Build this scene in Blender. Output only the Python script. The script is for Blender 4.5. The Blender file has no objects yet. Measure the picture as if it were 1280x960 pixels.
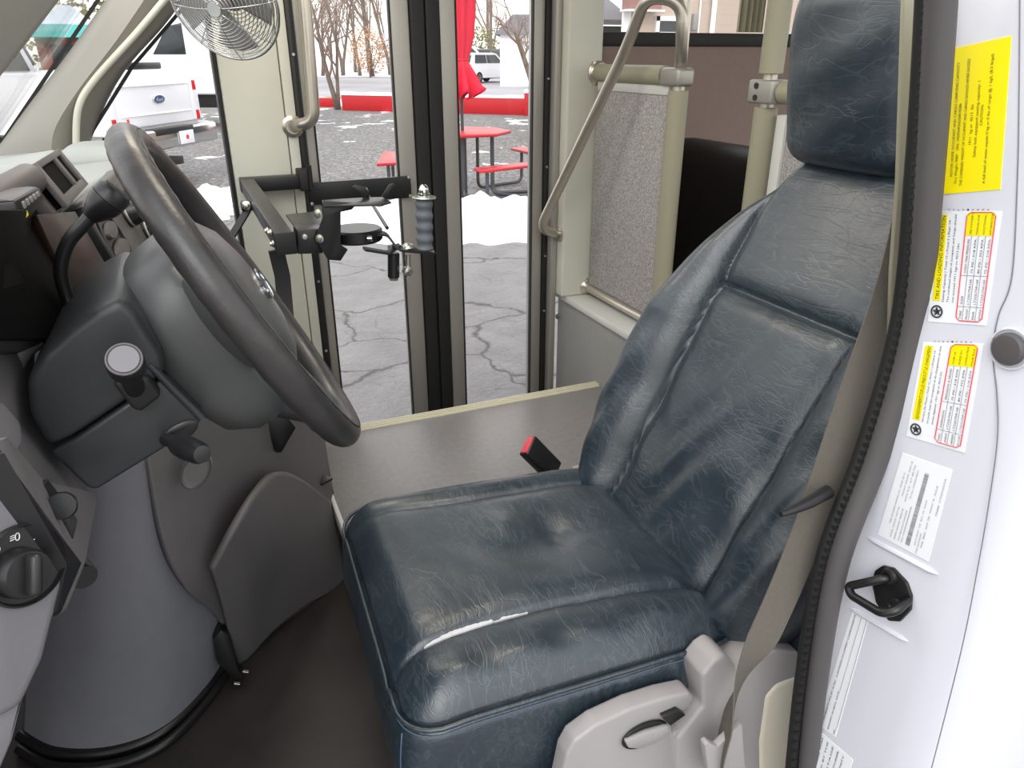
import bpy, bmesh, math, random
import numpy as np
from mathutils import Vector, Matrix
random.seed(7)
SC = bpy.context.scene
COL = SC.collection
PI = math.pi

# ------------------------------------------------------------------ camera
FPX = 921.0
TH, YAW = math.radians(24.1), math.radians(23.4)
CF = Vector((math.sin(YAW)*math.cos(TH), math.cos(YAW)*math.cos(TH), -math.sin(TH)))
CR = Vector((math.cos(YAW), -math.sin(YAW), 0))
CU = CR.cross(CF)
CC = Vector((0, 0, 1.62))
def _ray(px, py): return CF + CR*((px-640)/FPX) - CU*((py-480)/FPX)
def Yp(px, py, y): d = _ray(px, py); return CC + d*((y-CC.y)/d.y)
def Zp(px, py, z): d = _ray(px, py); return CC + d*((z-CC.z)/d.z)
def Xp(px, py, x): d = _ray(px, py); return CC + d*((x-CC.x)/d.x)
def Dp(px, py, dist): d = _ray(px, py).normalized(); return CC + d*dist
cam_d = bpy.data.cameras.new('camera'); cam = bpy.data.objects.new('camera', cam_d); COL.objects.link(cam)
cam_d.sensor_width = 36; cam_d.lens = FPX/1280*36; cam_d.clip_start = .02; cam_d.clip_end = 600
M3 = Matrix((CR, CU, -CF)).transposed()
cam.matrix_world = Matrix.Translation(CC) @ M3.to_4x4()
SC.camera = cam

# ------------------------------------------------------------------ materials
def lin(h):
    if isinstance(h, str): c = [int(h[i:i+2], 16)/255 for i in (0, 2, 4)]
    else: c = [v/255 for v in h]
    return tuple((v/12.92 if v <= .04045 else ((v+.055)/1.055)**2.4) for v in c) + (1,)
MATS = {}
class NT:
    def __init__(s, name):
        s.m = bpy.data.materials.new(name); s.m.use_nodes = True; s.t = s.m.node_tree
        s.b = s.t.nodes['Principled BSDF']; s.out = s.t.nodes['Material Output']
    def n(s, typ, **kw):
        nd = s.t.nodes.new(typ)
        for k, v in kw.items():
            if k in nd.inputs.keys(): nd.inputs[k].default_value = v
            else: setattr(nd, k, v)
        return nd
    def l(s, a, b): s.t.links.new(a, b)
    def ramp(s, fac, stops):
        r = s.n('ShaderNodeValToRGB'); cr = r.color_ramp
        while len(cr.elements) < len(stops): cr.elements.new(.5)
        for e, (p, c) in zip(cr.elements, stops): e.position = p; e.color = c if len(c) == 4 else (*c, 1)
        s.l(fac, r.inputs['Fac']); return r.outputs['Color']
    def pos(s):
        return s.n('ShaderNodeTexCoord').outputs['Object']
    def gpos(s): return s.n('ShaderNodeNewGeometry').outputs['Position']
    def noise(s, scale, detail=4, rough=.6, vec=None, dist=0):
        nd = s.n('ShaderNodeTexNoise', Scale=scale, Detail=detail, Roughness=rough, Distortion=dist)
        s.l(vec if vec is not None else s.gpos(), nd.inputs['Vector']); return nd.outputs['Fac']
    def mix(s, fac, a, b, mode='MIX'):
        nd = s.n('ShaderNodeMix', data_type='RGBA', blend_type=mode)
        if hasattr(fac, 'links'): s.l(fac, nd.inputs[0])
        else: nd.inputs[0].default_value = fac
        for i, v in ((6, a), (7, b)):
            if hasattr(v, 'links'): s.l(v, nd.inputs[i])
            else: nd.inputs[i].default_value = v
        return nd.outputs[2]
    def math(s, op, a, b=0.0, clamp=False):
        nd = s.n('ShaderNodeMath', operation=op, use_clamp=clamp)
        for i, v in ((0, a), (1, b)):
            if hasattr(v, 'links'): s.l(v, nd.inputs[i])
            else: nd.inputs[i].default_value = v
        return nd.outputs[0]
    def bump(s, h, strength=.3, dist=.002, normal=None):
        nd = s.n('ShaderNodeBump', Strength=strength, Distance=dist); s.l(h, nd.inputs['Height'])
        if normal is not None: s.l(normal, nd.inputs['Normal'])
        s.l(nd.outputs['Normal'], s.b.inputs['Normal']); return nd.outputs['Normal']
def mat(name, col, rough=.5, metal=0., var=.0, vscale=8, bump=0, bscale=400, bdist=.0006, coat=0, spec=.5, sheen=0):
    if name in MATS: return MATS[name]
    T = NT(name); b = T.b
    c = lin(col); b.inputs['Base Color'].default_value = c
    b.inputs['Roughness'].default_value = rough; b.inputs['Metallic'].default_value = metal
    b.inputs['Specular IOR Level'].default_value = spec
    if coat: b.inputs['Coat Weight'].default_value = coat; b.inputs['Coat Roughness'].default_value = .15
    if var:
        f = T.noise(vscale, 5)
        lo = tuple(v*(1-var) for v in c[:3])+(1,); hi = tuple(min(1, v*(1+var)) for v in c[:3])+(1,)
        T.l(T.ramp(f, [(.3, lo), (.7, hi)]), b.inputs['Base Color'])
        T.l(T.math('ADD', T.math('MULTIPLY', f, .2), rough-.1), b.inputs['Roughness'])
    if bump: T.bump(T.noise(bscale, 2), bump, bdist)
    MATS[name] = T.m; return T.m

# vinyl leather: grain, crease lines, worn patches
def leather(name, base, worn):
    T = NT(name); b = T.b; g = T.gpos()
    def wrinkle(scale, stretch, rot, width):
        mp = T.n('ShaderNodeMapping'); mp.inputs['Scale'].default_value = stretch; mp.inputs['Rotation'].default_value = rot; T.l(g, mp.inputs['Vector'])
        n = T.n('ShaderNodeTexNoise', Scale=scale, Detail=2.5, Roughness=.55, Distortion=.9); T.l(mp.outputs[0], n.inputs['Vector'])
        a = T.math('ABSOLUTE', T.math('SUBTRACT', n.outputs['Fac'], .5))
        return T.math('DIVIDE', a, width, True)
    w1 = wrinkle(30, (1, .22, 1.3), (0, .4, .2), .03); w2 = wrinkle(40, (1.5, .3, .8), (.5, .2, .9), .03); w3 = wrinkle(17, (1.2, .5, .5), (.3, 0, .6), .012)
    m1 = T.ramp(T.noise(5, 2), [(.40, (1, 1, 1)), (.58, (.1, .1, .1))]); m2 = T.ramp(T.noise(7.3, 2), [(.42, (.1, .1, .1)), (.58, (1, 1, 1))])
    one = (1, 1, 1, 1)
    w1 = T.mix(m1, w1, one); w2 = T.mix(m2, w2, one); w3 = T.mix(.35, w3, one)
    h = T.mix(1., T.mix(1., w1, w2, 'MULTIPLY'), w3, 'MULTIPLY')
    grain = T.n('ShaderNodeTexVoronoi', Scale=650.); T.l(g, grain.inputs['Vector'])
    n1 = T.n('ShaderNodeBump', Strength=.24, Distance=.0009); T.l(h, n1.inputs['Height'])
    n2 = T.n('ShaderNodeBump', Strength=.16, Distance=.0006); T.l(grain.outputs['Distance'], n2.inputs['Height']); T.l(n1.outputs[0], n2.inputs['Normal'])
    n3 = T.n('ShaderNodeBump', Strength=.32, Distance=.006); T.l(T.noise(13, 3, .5), n3.inputs['Height']); T.l(n2.outputs[0], n3.inputs['Normal'])
    T.l(n3.outputs[0], b.inputs['Normal'])
    c = T.ramp(T.noise(5.5, 5, .6), [(.35, lin(base)), (.72, lin(worn))])
    c = T.mix(T.math('MULTIPLY', T.math('SUBTRACT', 1.0, h), .12), c, lin('7c878c'))
    T.l(c, b.inputs['Base Color'])
    b.inputs['Specular IOR Level'].default_value = .7; b.inputs['Coat Weight'].default_value = .26; b.inputs['Coat Roughness'].default_value = .24
    T.l(n3.outputs[0], b.inputs['Coat Normal'])
    T.l(T.math('ADD', T.math('MULTIPLY', T.noise(11, 3), .16), .30), b.inputs['Roughness'])
    MATS[name] = T.m; return T.m

def glass(name, tint=(1, 1, 1, 1), refl=.06):
    T = NT(name); t = T.t
    tr = T.n('ShaderNodeBsdfTransparent'); tr.inputs[0].default_value = tint
    gl = T.n('ShaderNodeBsdfGlossy', Roughness=.02); mx = T.n('ShaderNodeMixShader')
    fr = T.n('ShaderNodeFresnel', IOR=1.3)
    T.l(T.math('MULTIPLY', fr.outputs[0], .5), mx.inputs[0]); T.l(tr.outputs[0], mx.inputs[1]); T.l(gl.outputs[0], mx.inputs[2])
    T.l(mx.outputs[0], T.out.inputs['Surface']); t.nodes.remove(T.b); MATS[name] = T.m; return T.m

# ------------------------------------------------------------------ object helpers
def empty(name, label=None, cat=None, loc=(0, 0, 0), group=None, kind=None):
    o = bpy.data.objects.new(name, None); COL.objects.link(o); o.location = loc; o.empty_display_size = .1
    return tag(o, label, cat, group, kind)
def tag(o, label=None, cat=None, group=None, kind=None):
    if label: o['label'] = label
    if cat: o['category'] = cat
    if group: o['group'] = group
    if kind: o['kind'] = kind
    return o
def world_loc(o):
    v = Vector(o.location)
    while o.parent: o = o.parent; v = v + Vector(o.location)
    return v
def obj(name, bm, m, parent=None, smooth=38, label=None, cat=None, group=None, kind=None):
    """link a bmesh (world coordinates) or (verts, faces) as ONE object; origin at the base for a top-level thing"""
    me = bpy.data.meshes.new(name)
    if isinstance(bm, tuple): me.from_pydata([tuple(v) for v in bm[0]], [], [tuple(f) for f in bm[1]])
    else:
        bmesh.ops.recalc_face_normals(bm, faces=bm.faces); bm.to_mesh(me); bm.free()
    for mm in (m if isinstance(m, (list, tuple)) else [m]): me.materials.append(mm)
    if smooth is not None:
        me.shade_smooth()
        if smooth < 180: me.set_sharp_from_angle(angle=math.radians(smooth))
    o = bpy.data.objects.new(name, me); COL.objects.link(o)
    if parent is not None:
        o.parent = parent; off = world_loc(parent)
    else:
        co = np.array([v.co for v in me.vertices]); off = Vector(((co[:, 0].min()+co[:, 0].max())/2, (co[:, 1].min()+co[:, 1].max())/2, co[:, 2].min()))
        o.location = off
    me.transform(Matrix.Translation(-Vector(off)))
    return tag(o, label, cat, group, kind)
def copy_tree(o, parent=None):
    c = o.copy(); COL.objects.link(c); c.parent = parent
    for ch in [x for x in bpy.data.objects if x.parent == o]: copy_tree(ch, c)
    return c
def MB(): return bmesh.new()
def bevel_geom(bm, geom_edges, w, seg=2):
    bmesh.ops.bevel(bm, geom=geom_edges, offset=w, segments=seg, profile=.5, affect='EDGES', clamp_overlap=True)
def join(bm, tmp):
    me = bpy.data.meshes.new('tmp'); tmp.to_mesh(me); tmp.free(); bm.from_mesh(me); bpy.data.meshes.remove(me)
def box(bm, c, s, rot=None, bev=0., seg=2):
    t = bmesh.new(); bmesh.ops.create_cube(t, size=1)
    for v in t.verts: v.co = Vector((v.co.x*s[0], v.co.y*s[1], v.co.z*s[2]))
    if bev: bevel_geom(t, t.edges[:], bev, seg)
    R = rot.to_4x4() if rot is not None else Matrix.Identity(4)
    t.transform(Matrix.Translation(Vector(c)) @ R); join(bm, t)
def box2(bm, a, b, bev=0., seg=2):
    a, b = Vector(a), Vector(b); box(bm, (a+b)/2, [abs(v) for v in (b-a)], None, bev, seg)
def prism(bm, pts, vec, bev=0., seg=2):
    t = bmesh.new(); vec = Vector(vec)
    lo = [t.verts.new(Vector(p)) for p in pts]; hi = [t.verts.new(Vector(p)+vec) for p in pts]; n = len(pts)
    t.faces.new(lo); t.faces.new(hi[::-1])
    for i in range(n): t.faces.new((lo[i], hi[i], hi[(i+1) % n], lo[(i+1) % n]))
    bmesh.ops.recalc_face_normals(t, faces=t.faces)
    if bev: bevel_geom(t, t.edges[:], bev, seg)
    join(bm, t)
def slab(bm, pts, th, bev=0., seg=2):
    """polygon with thickness th going away from the camera side"""
    pts = [Vector(p) for p in pts]
    n = Vector((0, 0, 0))
    for i in range(len(pts)): n += (pts[i]-pts[0]).cross(pts[(i+1) % len(pts)]-pts[0])
    n.normalize(); c = sum(pts, Vector())/len(pts)
    if n.dot(CC-c) > 0: n = -n
    prism(bm, pts, n*th, bev, seg)
def frame_of(axis):
    a = Vector(axis).normalized(); h = Vector((0, 0, 1)) if abs(a.z) < .9 else Vector((1, 0, 0))
    x = h.cross(a).normalized(); return x, a.cross(x), a
def fillet(pts, r, seg=6):
    pts = [Vector(p) for p in pts]; out = [pts[0]]
    for i in range(1, len(pts)-1):
        a, b, c = pts[i-1], pts[i], pts[i+1]; u, w = (a-b), (c-b); d = min(r, u.length*.48, w.length*.48)
        p, q = b+u.normalized()*d, b+w.normalized()*d
        for k in range(seg+1):
            t = k/seg; out.append(p*(1-t)**2 + b*2*t*(1-t) + q*t*t)
    return out+[pts[-1]]
def crom(pts, n=8, closed=False):
    pts = [Vector(p) for p in pts]; N = len(pts); out = []
    for i in range(N if closed else N-1):
        g = lambda k: pts[k % N] if closed else pts[max(0, min(N-1, k))]
        p0, p1, p2, p3 = g(i-1), g(i), g(i+1), g(i+2)
        for k in range(n):
            t = k/n
            out.append(.5*((2*p1)+(p2-p0)*t+(2*p0-5*p1+4*p2-p3)*t*t+(3*p1-p0-3*p2+p3)*t**3))
    if not closed: out.append(pts[-1])
    return out
def tube(bm, pts, r, n=12, closed=False, cap=True, sq=None):
    pts = [Vector(p) for p in pts]; N = len(pts); rs = r if isinstance(r, (list, tuple)) else [r]*N
    rings = []; up = None
    for i in range(N):
        if closed: t = pts[(i+1) % N]-pts[i-1]
        else: t = pts[min(N-1, i+1)]-pts[max(0, i-1)]
        t.normalize()
        if up is None: x = frame_of(t)[0]
        else:
            x = up-t*up.dot(t); x.normalize()
        up = x; y = t.cross(x)
        if sq is None: ring = [pts[i]+(x*math.cos(2*PI*k/n)+y*math.sin(2*PI*k/n))*rs[i] for k in range(n)]
        else: ring = [pts[i]+x*a*sq[0]/2+y*b*sq[1]/2 for a, b in ((-1, -1), (1, -1), (1, 1), (-1, 1))]
        rings.append([bm.verts.new(v) for v in ring])
    m = len(rings[0])
    for i in range(N if closed else N-1):
        a, b = rings[i], rings[(i+1) % N]
        for k in range(m): bm.faces.new((a[k], a[(k+1) % m], b[(k+1) % m], b[k]))
    if cap and not closed: bm.faces.new(rings[0][::-1]); bm.faces.new(rings[-1])
def ribbon(bm, pts, wdir, w, th):
    """flat strap along pts; wdir vector(s) across; thickness th"""
    pts = [Vector(p) for p in pts]; N = len(pts); rings = []
    for i in range(N):
        t = (pts[min(N-1, i+1)]-pts[max(0, i-1)]).normalized()
        wd = Vector(wdir[i] if isinstance(wdir, list) else wdir); wd = (wd-t*wd.dot(t)).normalized(); nn = t.cross(wd)
        ww = w[i] if isinstance(w, list) else w
        rings.append([bm.verts.new(pts[i]+wd*a*ww/2+nn*b*th/2) for a, b in ((-1, -1), (1, -1), (1, 1), (-1, 1))])
    for i in range(N-1):
        for k in range(4): bm.faces.new((rings[i][k], rings[i][(k+1) % 4], rings[i+1][(k+1) % 4], rings[i+1][k]))
    bm.faces.new(rings[0][::-1]); bm.faces.new(rings[-1])
def lathe(bm, prof, o, axis, n=24, sx=1., sy=1., xdir=None):
    x, y, a = frame_of(axis); o = Vector(o)
    if xdir is not None: x = Vector(xdir); x = (x-a*x.dot(a)).normalized(); y = a.cross(x)
    rings = []
    for r, h in prof:
        if r < 1e-6: rings.append([bm.verts.new(o+a*h)])
        else: rings.append([bm.verts.new(o+a*h+(x*math.cos(2*PI*k/n)*sx+y*math.sin(2*PI*k/n)*sy)*r) for k in range(n)])
    for p, q in zip(rings[:-1], rings[1:]):
        for k in range(n):
            if len(p) == 1 and len(q) == 1: continue
            if len(p) == 1: bm.faces.new((p[0], q[k], q[(k+1) % n]))
            elif len(q) == 1: bm.faces.new((p[k], p[(k+1) % n], q[0]))
            else: bm.faces.new((p[k], p[(k+1) % n], q[(k+1) % n], q[k]))
    for rg in (rings[0], rings[-1]):
        if len(rg) > 1: bm.faces.new(rg)
def cyl(bm, a, b, r, n=16, bev=0.):
    a, b = Vector(a), Vector(b); L = (b-a).length
    if bev: lathe(bm, [(r-bev, 0), (r, bev), (r, L-bev), (r-bev, L)], a, b-a, n)
    else: lathe(bm, [(r, 0), (r, L)], a, b-a, n)
def loft(bm, rings, cap=True, closed=True):
    vs = [[bm.verts.new(Vector(p)) for p in r] for r in rings]; n = len(vs[0])
    for a, b in zip(vs[:-1], vs[1:]):
        for k in range(n if closed else n-1): bm.faces.new((a[k], a[(k+1) % n], b[(k+1) % n], b[k]))
    if cap and closed: bm.faces.new(vs[0][::-1]); bm.faces.new(vs[-1])
def surf(bm, grid, k=6, th=.004):
    """smooth sheet through a grid of points (rows), with thickness away from the camera"""
    rows = [crom(r, k) for r in grid]
    colsN = len(rows[0]); full = []
    for j in range(colsN): full.append(crom([r[j] for r in rows], k))
    G = [[full[j][i] for j in range(colsN)] for i in range(len(full[0]))]
    A = np.array([[tuple(p) for p in r] for r in G])
    du = np.gradient(A, axis=1); dv = np.gradient(A, axis=0); nn = np.cross(du, dv); nn /= (np.linalg.norm(nn, axis=2, keepdims=True)+1e-9)
    mid = A[len(A)//2][colsN//2]; mn = nn[len(A)//2][colsN//2]
    if np.dot(mn, np.array(CC)-mid) > 0: nn = -nn
    B = A+nn*th
    H, W = A.shape[:2]
    va = [[bm.verts.new(A[i, j]) for j in range(W)] for i in range(H)]; vb = [[bm.verts.new(B[i, j]) for j in range(W)] for i in range(H)]
    for i in range(H-1):
        for j in range(W-1):
            bm.faces.new((va[i][j], va[i][j+1], va[i+1][j+1], va[i+1][j])); bm.faces.new((vb[i][j], vb[i+1][j], vb[i+1][j+1], vb[i][j+1]))
    per = [(0, j) for j in range(W)]+[(i, W-1) for i in range(1, H)]+[(H-1, j) for j in range(W-2, -1, -1)]+[(i, 0) for i in range(H-2, 0, -1)]
    for a, b in zip(per, per[1:]+per[:1]): bm.faces.new((va[a[0]][a[1]], vb[a[0]][a[1]], vb[b[0]][b[1]], va[b[0]][b[1]]))
def rbox(half, r, n, deform=None):
    """dense rounded box -> (verts, faces); n = cells per axis; deform(V, N) -> V"""
    hx, hy, hz = half; nx, ny, nz = n; V = []; F = []; idx = {}
    def add(i, j, k):
        key = (i, j, k)
        if key not in idx: idx[key] = len(V); V.append((2*i/nx-1, 2*j/ny-1, 2*k/nz-1))
        return idx[key]
    for k in (0, nz):
        for i in range(nx):
            for j in range(ny):
                q = [add(i, j, k), add(i+1, j, k), add(i+1, j+1, k), add(i, j+1, k)]; F.append(q if k else q[::-1])
    for j in (0, ny):
        for i in range(nx):
            for k in range(nz):
                q = [add(i, j, k), add(i+1, j, k), add(i+1, j, k+1), add(i, j, k+1)]; F.append(q if not j else q[::-1])
    for i in (0, nx):
        for j in range(ny):
            for k in range(nz):
                q = [add(i, j, k), add(i, j+1, k), add(i, j+1, k+1), add(i, j, k+1)]; F.append(q if i else q[::-1])
    V = np.array(V)*np.array(half); inner = np.array(half)-np.array(r if hasattr(r, '__len__') else (r, r, r)); rv = np.array(r if hasattr(r, '__len__') else (r, r, r), float)
    q = np.clip(V, -inner, inner); d = (V-q)/rv; L = np.linalg.norm(d, axis=1, keepdims=True); m = np.abs(d).max(axis=1, keepdims=True)
    N = d/np.maximum(L, 1e-9); V = q+N*rv
    if deform: V = deform(V, N)
    return V, F
def text_mesh(bm, s, o, ex, ey, h, length=None, align='L', depth=.0002, shear=0.):
    """lettering laid on a plane: o = start of the baseline, ex = reading direction, ey = up of the letters"""
    cu = bpy.data.curves.new('t', 'FONT'); cu.body = s; cu.size = 1; cu.shear = shear; cu.resolution_u = 2
    ob = bpy.data.objects.new('t', cu); COL.objects.link(ob); bpy.context.view_layer.update()
    me = bpy.data.meshes.new_from_object(ob.evaluated_get(bpy.context.evaluated_depsgraph_get()))
    co = [v.co.copy() for v in me.vertices]
    if co:
        x0 = min(c.x for c in co); x1 = max(c.x for c in co); cap = .70
        sx = (length/(x1-x0)) if length else h/cap; sy = h/cap
        off = -(x1-x0)*sx/2 if align == 'C' else 0
        ex, ey = Vector(ex).normalized(), Vector(ey).normalized(); nz = ex.cross(ey); o = Vector(o)
        for v in me.vertices: v.co = o+ex*((v.co.x-x0)*sx+off)+ey*(v.co.y*sy)+nz*depth
        bm.from_mesh(me)
    bpy.data.objects.remove(ob); bpy.data.curves.remove(cu); bpy.data.meshes.remove(me)

# ------------------------------------------------------------------ material list
m_leather = leather('blue_vinyl', (25, 37, 47), (44, 55, 62))
m_post = mat('painted_post', (196, 196, 183), .45, var=.04, vscale=3)
m_alu = mat('anodised_aluminium', (165, 162, 155), .42, .55)
m_steel = mat('brushed_steel', (196, 190, 178), .33, .85)
m_chrome = mat('chrome', (215, 215, 215), .12, 1.)
m_zinc = mat('zinc_bolt', (190, 190, 180), .3, .9)
m_black = mat('black_paint', (24, 24, 25), .35, bump=.1)
m_blackmatte = mat('black_rubber', (20, 20, 20), .62)
m_blackplastic = mat('black_plastic', (30, 30, 32), .38, bump=.15)
m_void = mat('deep_black', (8, 8, 8), .8, spec=.1)
m_seal = mat('grey_rubber_seal', (80, 77, 78), .5, bump=.3, bscale=500)
m_char = mat('charcoal_plastic', (46, 48, 50), .4, bump=.35, bscale=900, bdist=.0004)
m_wheel = mat('charcoal_vinyl_rim', (50, 48, 48), .36, var=.12, vscale=25, bump=.4, bscale=260, bdist=.0006)
m_hub = mat('grey_hub_plastic', (70, 71, 72), .40, bump=.3, bscale=900, bdist=.0004)
m_dash = mat('grey_dash_plastic', (92, 88, 87), .5, bump=.4, bscale=700, bdist=.0005)
m_dashtop = mat('daylit_dash_top', (150, 154, 152), .45, bump=.3, bscale=700, bdist=.0005)  # paler than the dash: windscreen light on the top put into the colour
m_dashlow = mat('light_grey_trim', (114, 112, 116), .5, bump=.3, bscale=700, bdist=.0004)
m_lens = mat('brown_smoked_lens', (40, 26, 18), .3, spec=.4)
m_kick = mat('grey_carpet_panel', (112, 113, 119), .75, var=.05, vscale=30, bump=.3, bscale=900)
m_cover = mat('dark_grey_cover', (94, 92, 93), .5, var=.05, vscale=20, bump=.3, bscale=600, bdist=.0005)
m_floor = mat('black_floor_mat', (44, 40, 39), .5, var=.2, vscale=9, bump=.4, bscale=500, bdist=.0008)
m_platform = mat('grey_vinyl_floor', (134, 130, 129), .38, var=.12, vscale=60, bump=.3, bscale=300, bdist=.0005)
m_cream = mat('cream_edge_trim', (215, 209, 185), .4)
m_pad = mat('padded_vinyl_sleeve', (152, 148, 126), .5, bump=.4, bscale=700, bdist=.0005)
m_fabric = mat('grey_carpet_fabric', (160, 156, 155), .95, var=.55, vscale=230, bump=.6, bscale=700, bdist=.001)
m_graypanel = mat('grey_laminate', (140, 139, 136), .45, var=.05, vscale=20)
m_ledge = mat('pale_ledge', (205, 205, 200), .4)
m_pillar = mat('beige_pillar_trim', (138, 135, 127), .55, bump=.3, bscale=800, bdist=.0004)
m_beige = mat('brown_beige_wall', (134, 117, 108), .8, var=.06, vscale=40)
m_jamb = mat('white_car_paint', (216, 217, 226), .25, coat=.4)
m_belt = mat('taupe_webbing', (98, 93, 85), .8, var=.08, vscale=200, bump=.4, bscale=900)
m_seatgrey = mat('light_grey_seat_plastic', (150, 146, 146), .45, bump=.3, bscale=700, bdist=.0004)
m_beigeplastic = mat('pale_beige_plastic', (208, 202, 186), .5)
m_blackseat = mat('black_vinyl', (22, 19, 19), .4)
m_grip = mat('grey_foam_grip', (92, 96, 102), .6, var=.1, vscale=60)
m_red_button = mat('red_button', (196, 62, 72), .3)
m_glass = glass('clear_glass')
m_yellow = mat('yellow_sticker', (250, 232, 10), .35)
m_white_sticker = mat('white_sticker', (238, 240, 244), .35)
m_ink = mat('black_ink', (40, 40, 40), .5)
m_inkgrey = mat('grey_ink', (120, 122, 128), .5)
m_redink = mat('red_ink', (225, 60, 70), .5)
m_whiteink = mat('white_ink', (225, 225, 225), .5)
m_tear = mat('white_backing_foam', (200, 200, 202), .8)
m_stitch = mat('pale_blue_thread', (70, 88, 108), .6)
m_blue = mat('blue_enamel', (60, 84, 120), .25)
m_screw = mat('dark_screw', (60, 60, 58), .35, .7)
# ================================================================== SETTING (cab shell)
def struct(name, bm, m, parent=None, smooth=38): return obj(name, bm, m, parent, smooth, kind=None if parent else 'structure')
def Np(px, py, p0, n): d = _ray(px, py); return CC + d*((Vector(p0)-CC).dot(Vector(n))/d.dot(Vector(n)))

b = MB(); box2(b, (-.75, .5, .41), (1.35, 1.95, .45)); struct('floor', b, m_floor)
b = MB(); box2(b, (.215, 1.3, .45), (1.172, 1.962, .6), .006); struct('floor_platform', b, m_platform)
b = MB(); box2(b, (.205, 1.962, .575), (1.172, 2.0, .603), .004)
for k in range(3): box2(b, (.205, 1.967+k*.010, .603), (1.172, 1.972+k*.010, .606), .001)
struct('trim_1', b, m_cream)
b = MB(); box2(b, (.205, 1.3, .57), (.216, 1.99, .604), .003); struct('trim_2', b, m_ledge)
b = MB(); box2(b, (.1, 1.96, .2), (1.2, 2.35, .24), .005); box2(b, (.1, 1.955, .24), (1.2, 1.962, .57)); struct('floor_stepwell', b, m_platform)

# entry door post (left), two glazed leaves, rubber edges
DY = 2.3
b = MB(); box2(b, (.128, DY-.05, .35), (.285, DY+.05, 2.3), .006); box2(b, (.287, DY-.045, .35), (.316, DY+.04, 2.3), .004); struct('wall_right_post', b, m_post)
b = MB(); box2(b, (.117, DY-.045, .35), (.127, DY+.05, 2.3), .003); struct('trim_3', b, m_blackmatte)
b = MB(); box2(b, (.317, DY-.035, .25), (.338, DY+.03, 2.3), .003)
o_h = struct('trim_4', b, m_black)
for z in (1.62, 1.31, .98, .75): b = MB(); cyl(b, (.328, DY-.035, z), (.328, DY-.039, z), .004, 10); obj('screw', b, m_zinc, o_h)
def leaf(name, x0, xa, xb, x1):
    e = empty(name, kind='structure', loc=((x0+x1)/2, DY, .25))
    for nm, a, c in (('stile', x0, xa), ('stile', xb, x1)):
        b = MB(); box2(b, (a, DY-.02, .25), (c, DY+.02, 2.28), .003); obj(nm, b, m_alu, e)
    b = MB(); box2(b, (xa, DY-.02, .25), (xb, DY+.02, .33), .003); obj('bottom_rail', b, m_alu, e)
    b = MB(); box2(b, (xa, DY-.02, 2.2), (xb, DY+.02, 2.28), .003); obj('top_rail', b, m_alu, e)
    for a in (xa, xb-.004): b = MB(); box2(b, (a, DY-.022, .33), (a+.004, DY-.006, 2.2)); obj('glazing_bead', b, m_blackmatte, e)
    b = MB(); box2(b, (xa+.001, DY-.003, .331), (xb-.001, DY+.003, 2.199)); obj('glass_pane', b, m_glass, e, None)
    return e
leaf('door_1', .34, .366, .61, .664)
leaf('door_2', .757, .805, 1.06, 1.098)
b = MB(); box2(b, (.666, DY-.03, .25), (.709, DY+.03, 2.28), .006, 3); obj('rubber_edge', b, m_blackmatte, bpy.data.objects['door_1'])
b = MB(); box2(b, (.712, DY-.028, .25), (.755, DY+.03, 2.28), .006, 3); obj('rubber_edge', b, m_blackmatte, bpy.data.objects['door_2'])
b = MB(); box2(b, (1.099, DY-.03, .3), (1.116, DY+.04, 2.28), .004); o_s = struct('trim_5', b, m_blackmatte)
for z in (1.55, 1.28, .98, .78): b = MB(); cyl(b, (1.107, DY-.03, z), (1.107, DY-.034, z), .004, 10); obj('screw', b, m_zinc, o_s)
b = MB(); box2(b, (1.117, DY-.06, .3), (1.139, DY+.05, 2.28), .004); struct('trim_6', b, m_alu)
# wall post behind the doors, lower bulkhead with its ledge
b = MB(); box2(b, (1.14, 2.2, .845), (1.262, 2.36, 2.28), .008, 3); struct('wall_rear_post', b, m_post)
b = MB(); box2(b, (1.172, 1.22, .3), (1.215, 2.29, .822), .004); o_bk = struct('wall_bulkhead', b, m_graypanel)
b = MB(); box2(b, (1.160, 1.22, .822), (1.30, 2.29, .845), .004); struct('trim_7', b, m_ledge)
p = Xp(697, 395, 1.172); b = MB(); lathe(b, [(.011, 0), (.011, .004), (.007, .008), (0, .009)], p, (-1, 0, 0), 16); obj('bolt', b, m_zinc, o_bk)
# bus side wall with its window
b = MB(); box2(b, (1.262, DY, .3), (4.2, DY+.05, 1.652)); struct('wall_right', b, m_beige)
b = MB(); box2(b, (1.262, DY-.012, 1.645), (4.2, DY+.05, 1.687), .006); box2(b, (1.262, DY-.012, 2.3), (4.2, DY+.05, 2.34), .006); struct('window_1', b, m_blackmatte)
b = MB(); box2(b, (1.263, DY+.018, 1.686), (4.19, DY+.024, 2.302)); obj('glass_pane', b, m_glass, bpy.data.objects['window_1'], None)
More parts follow.
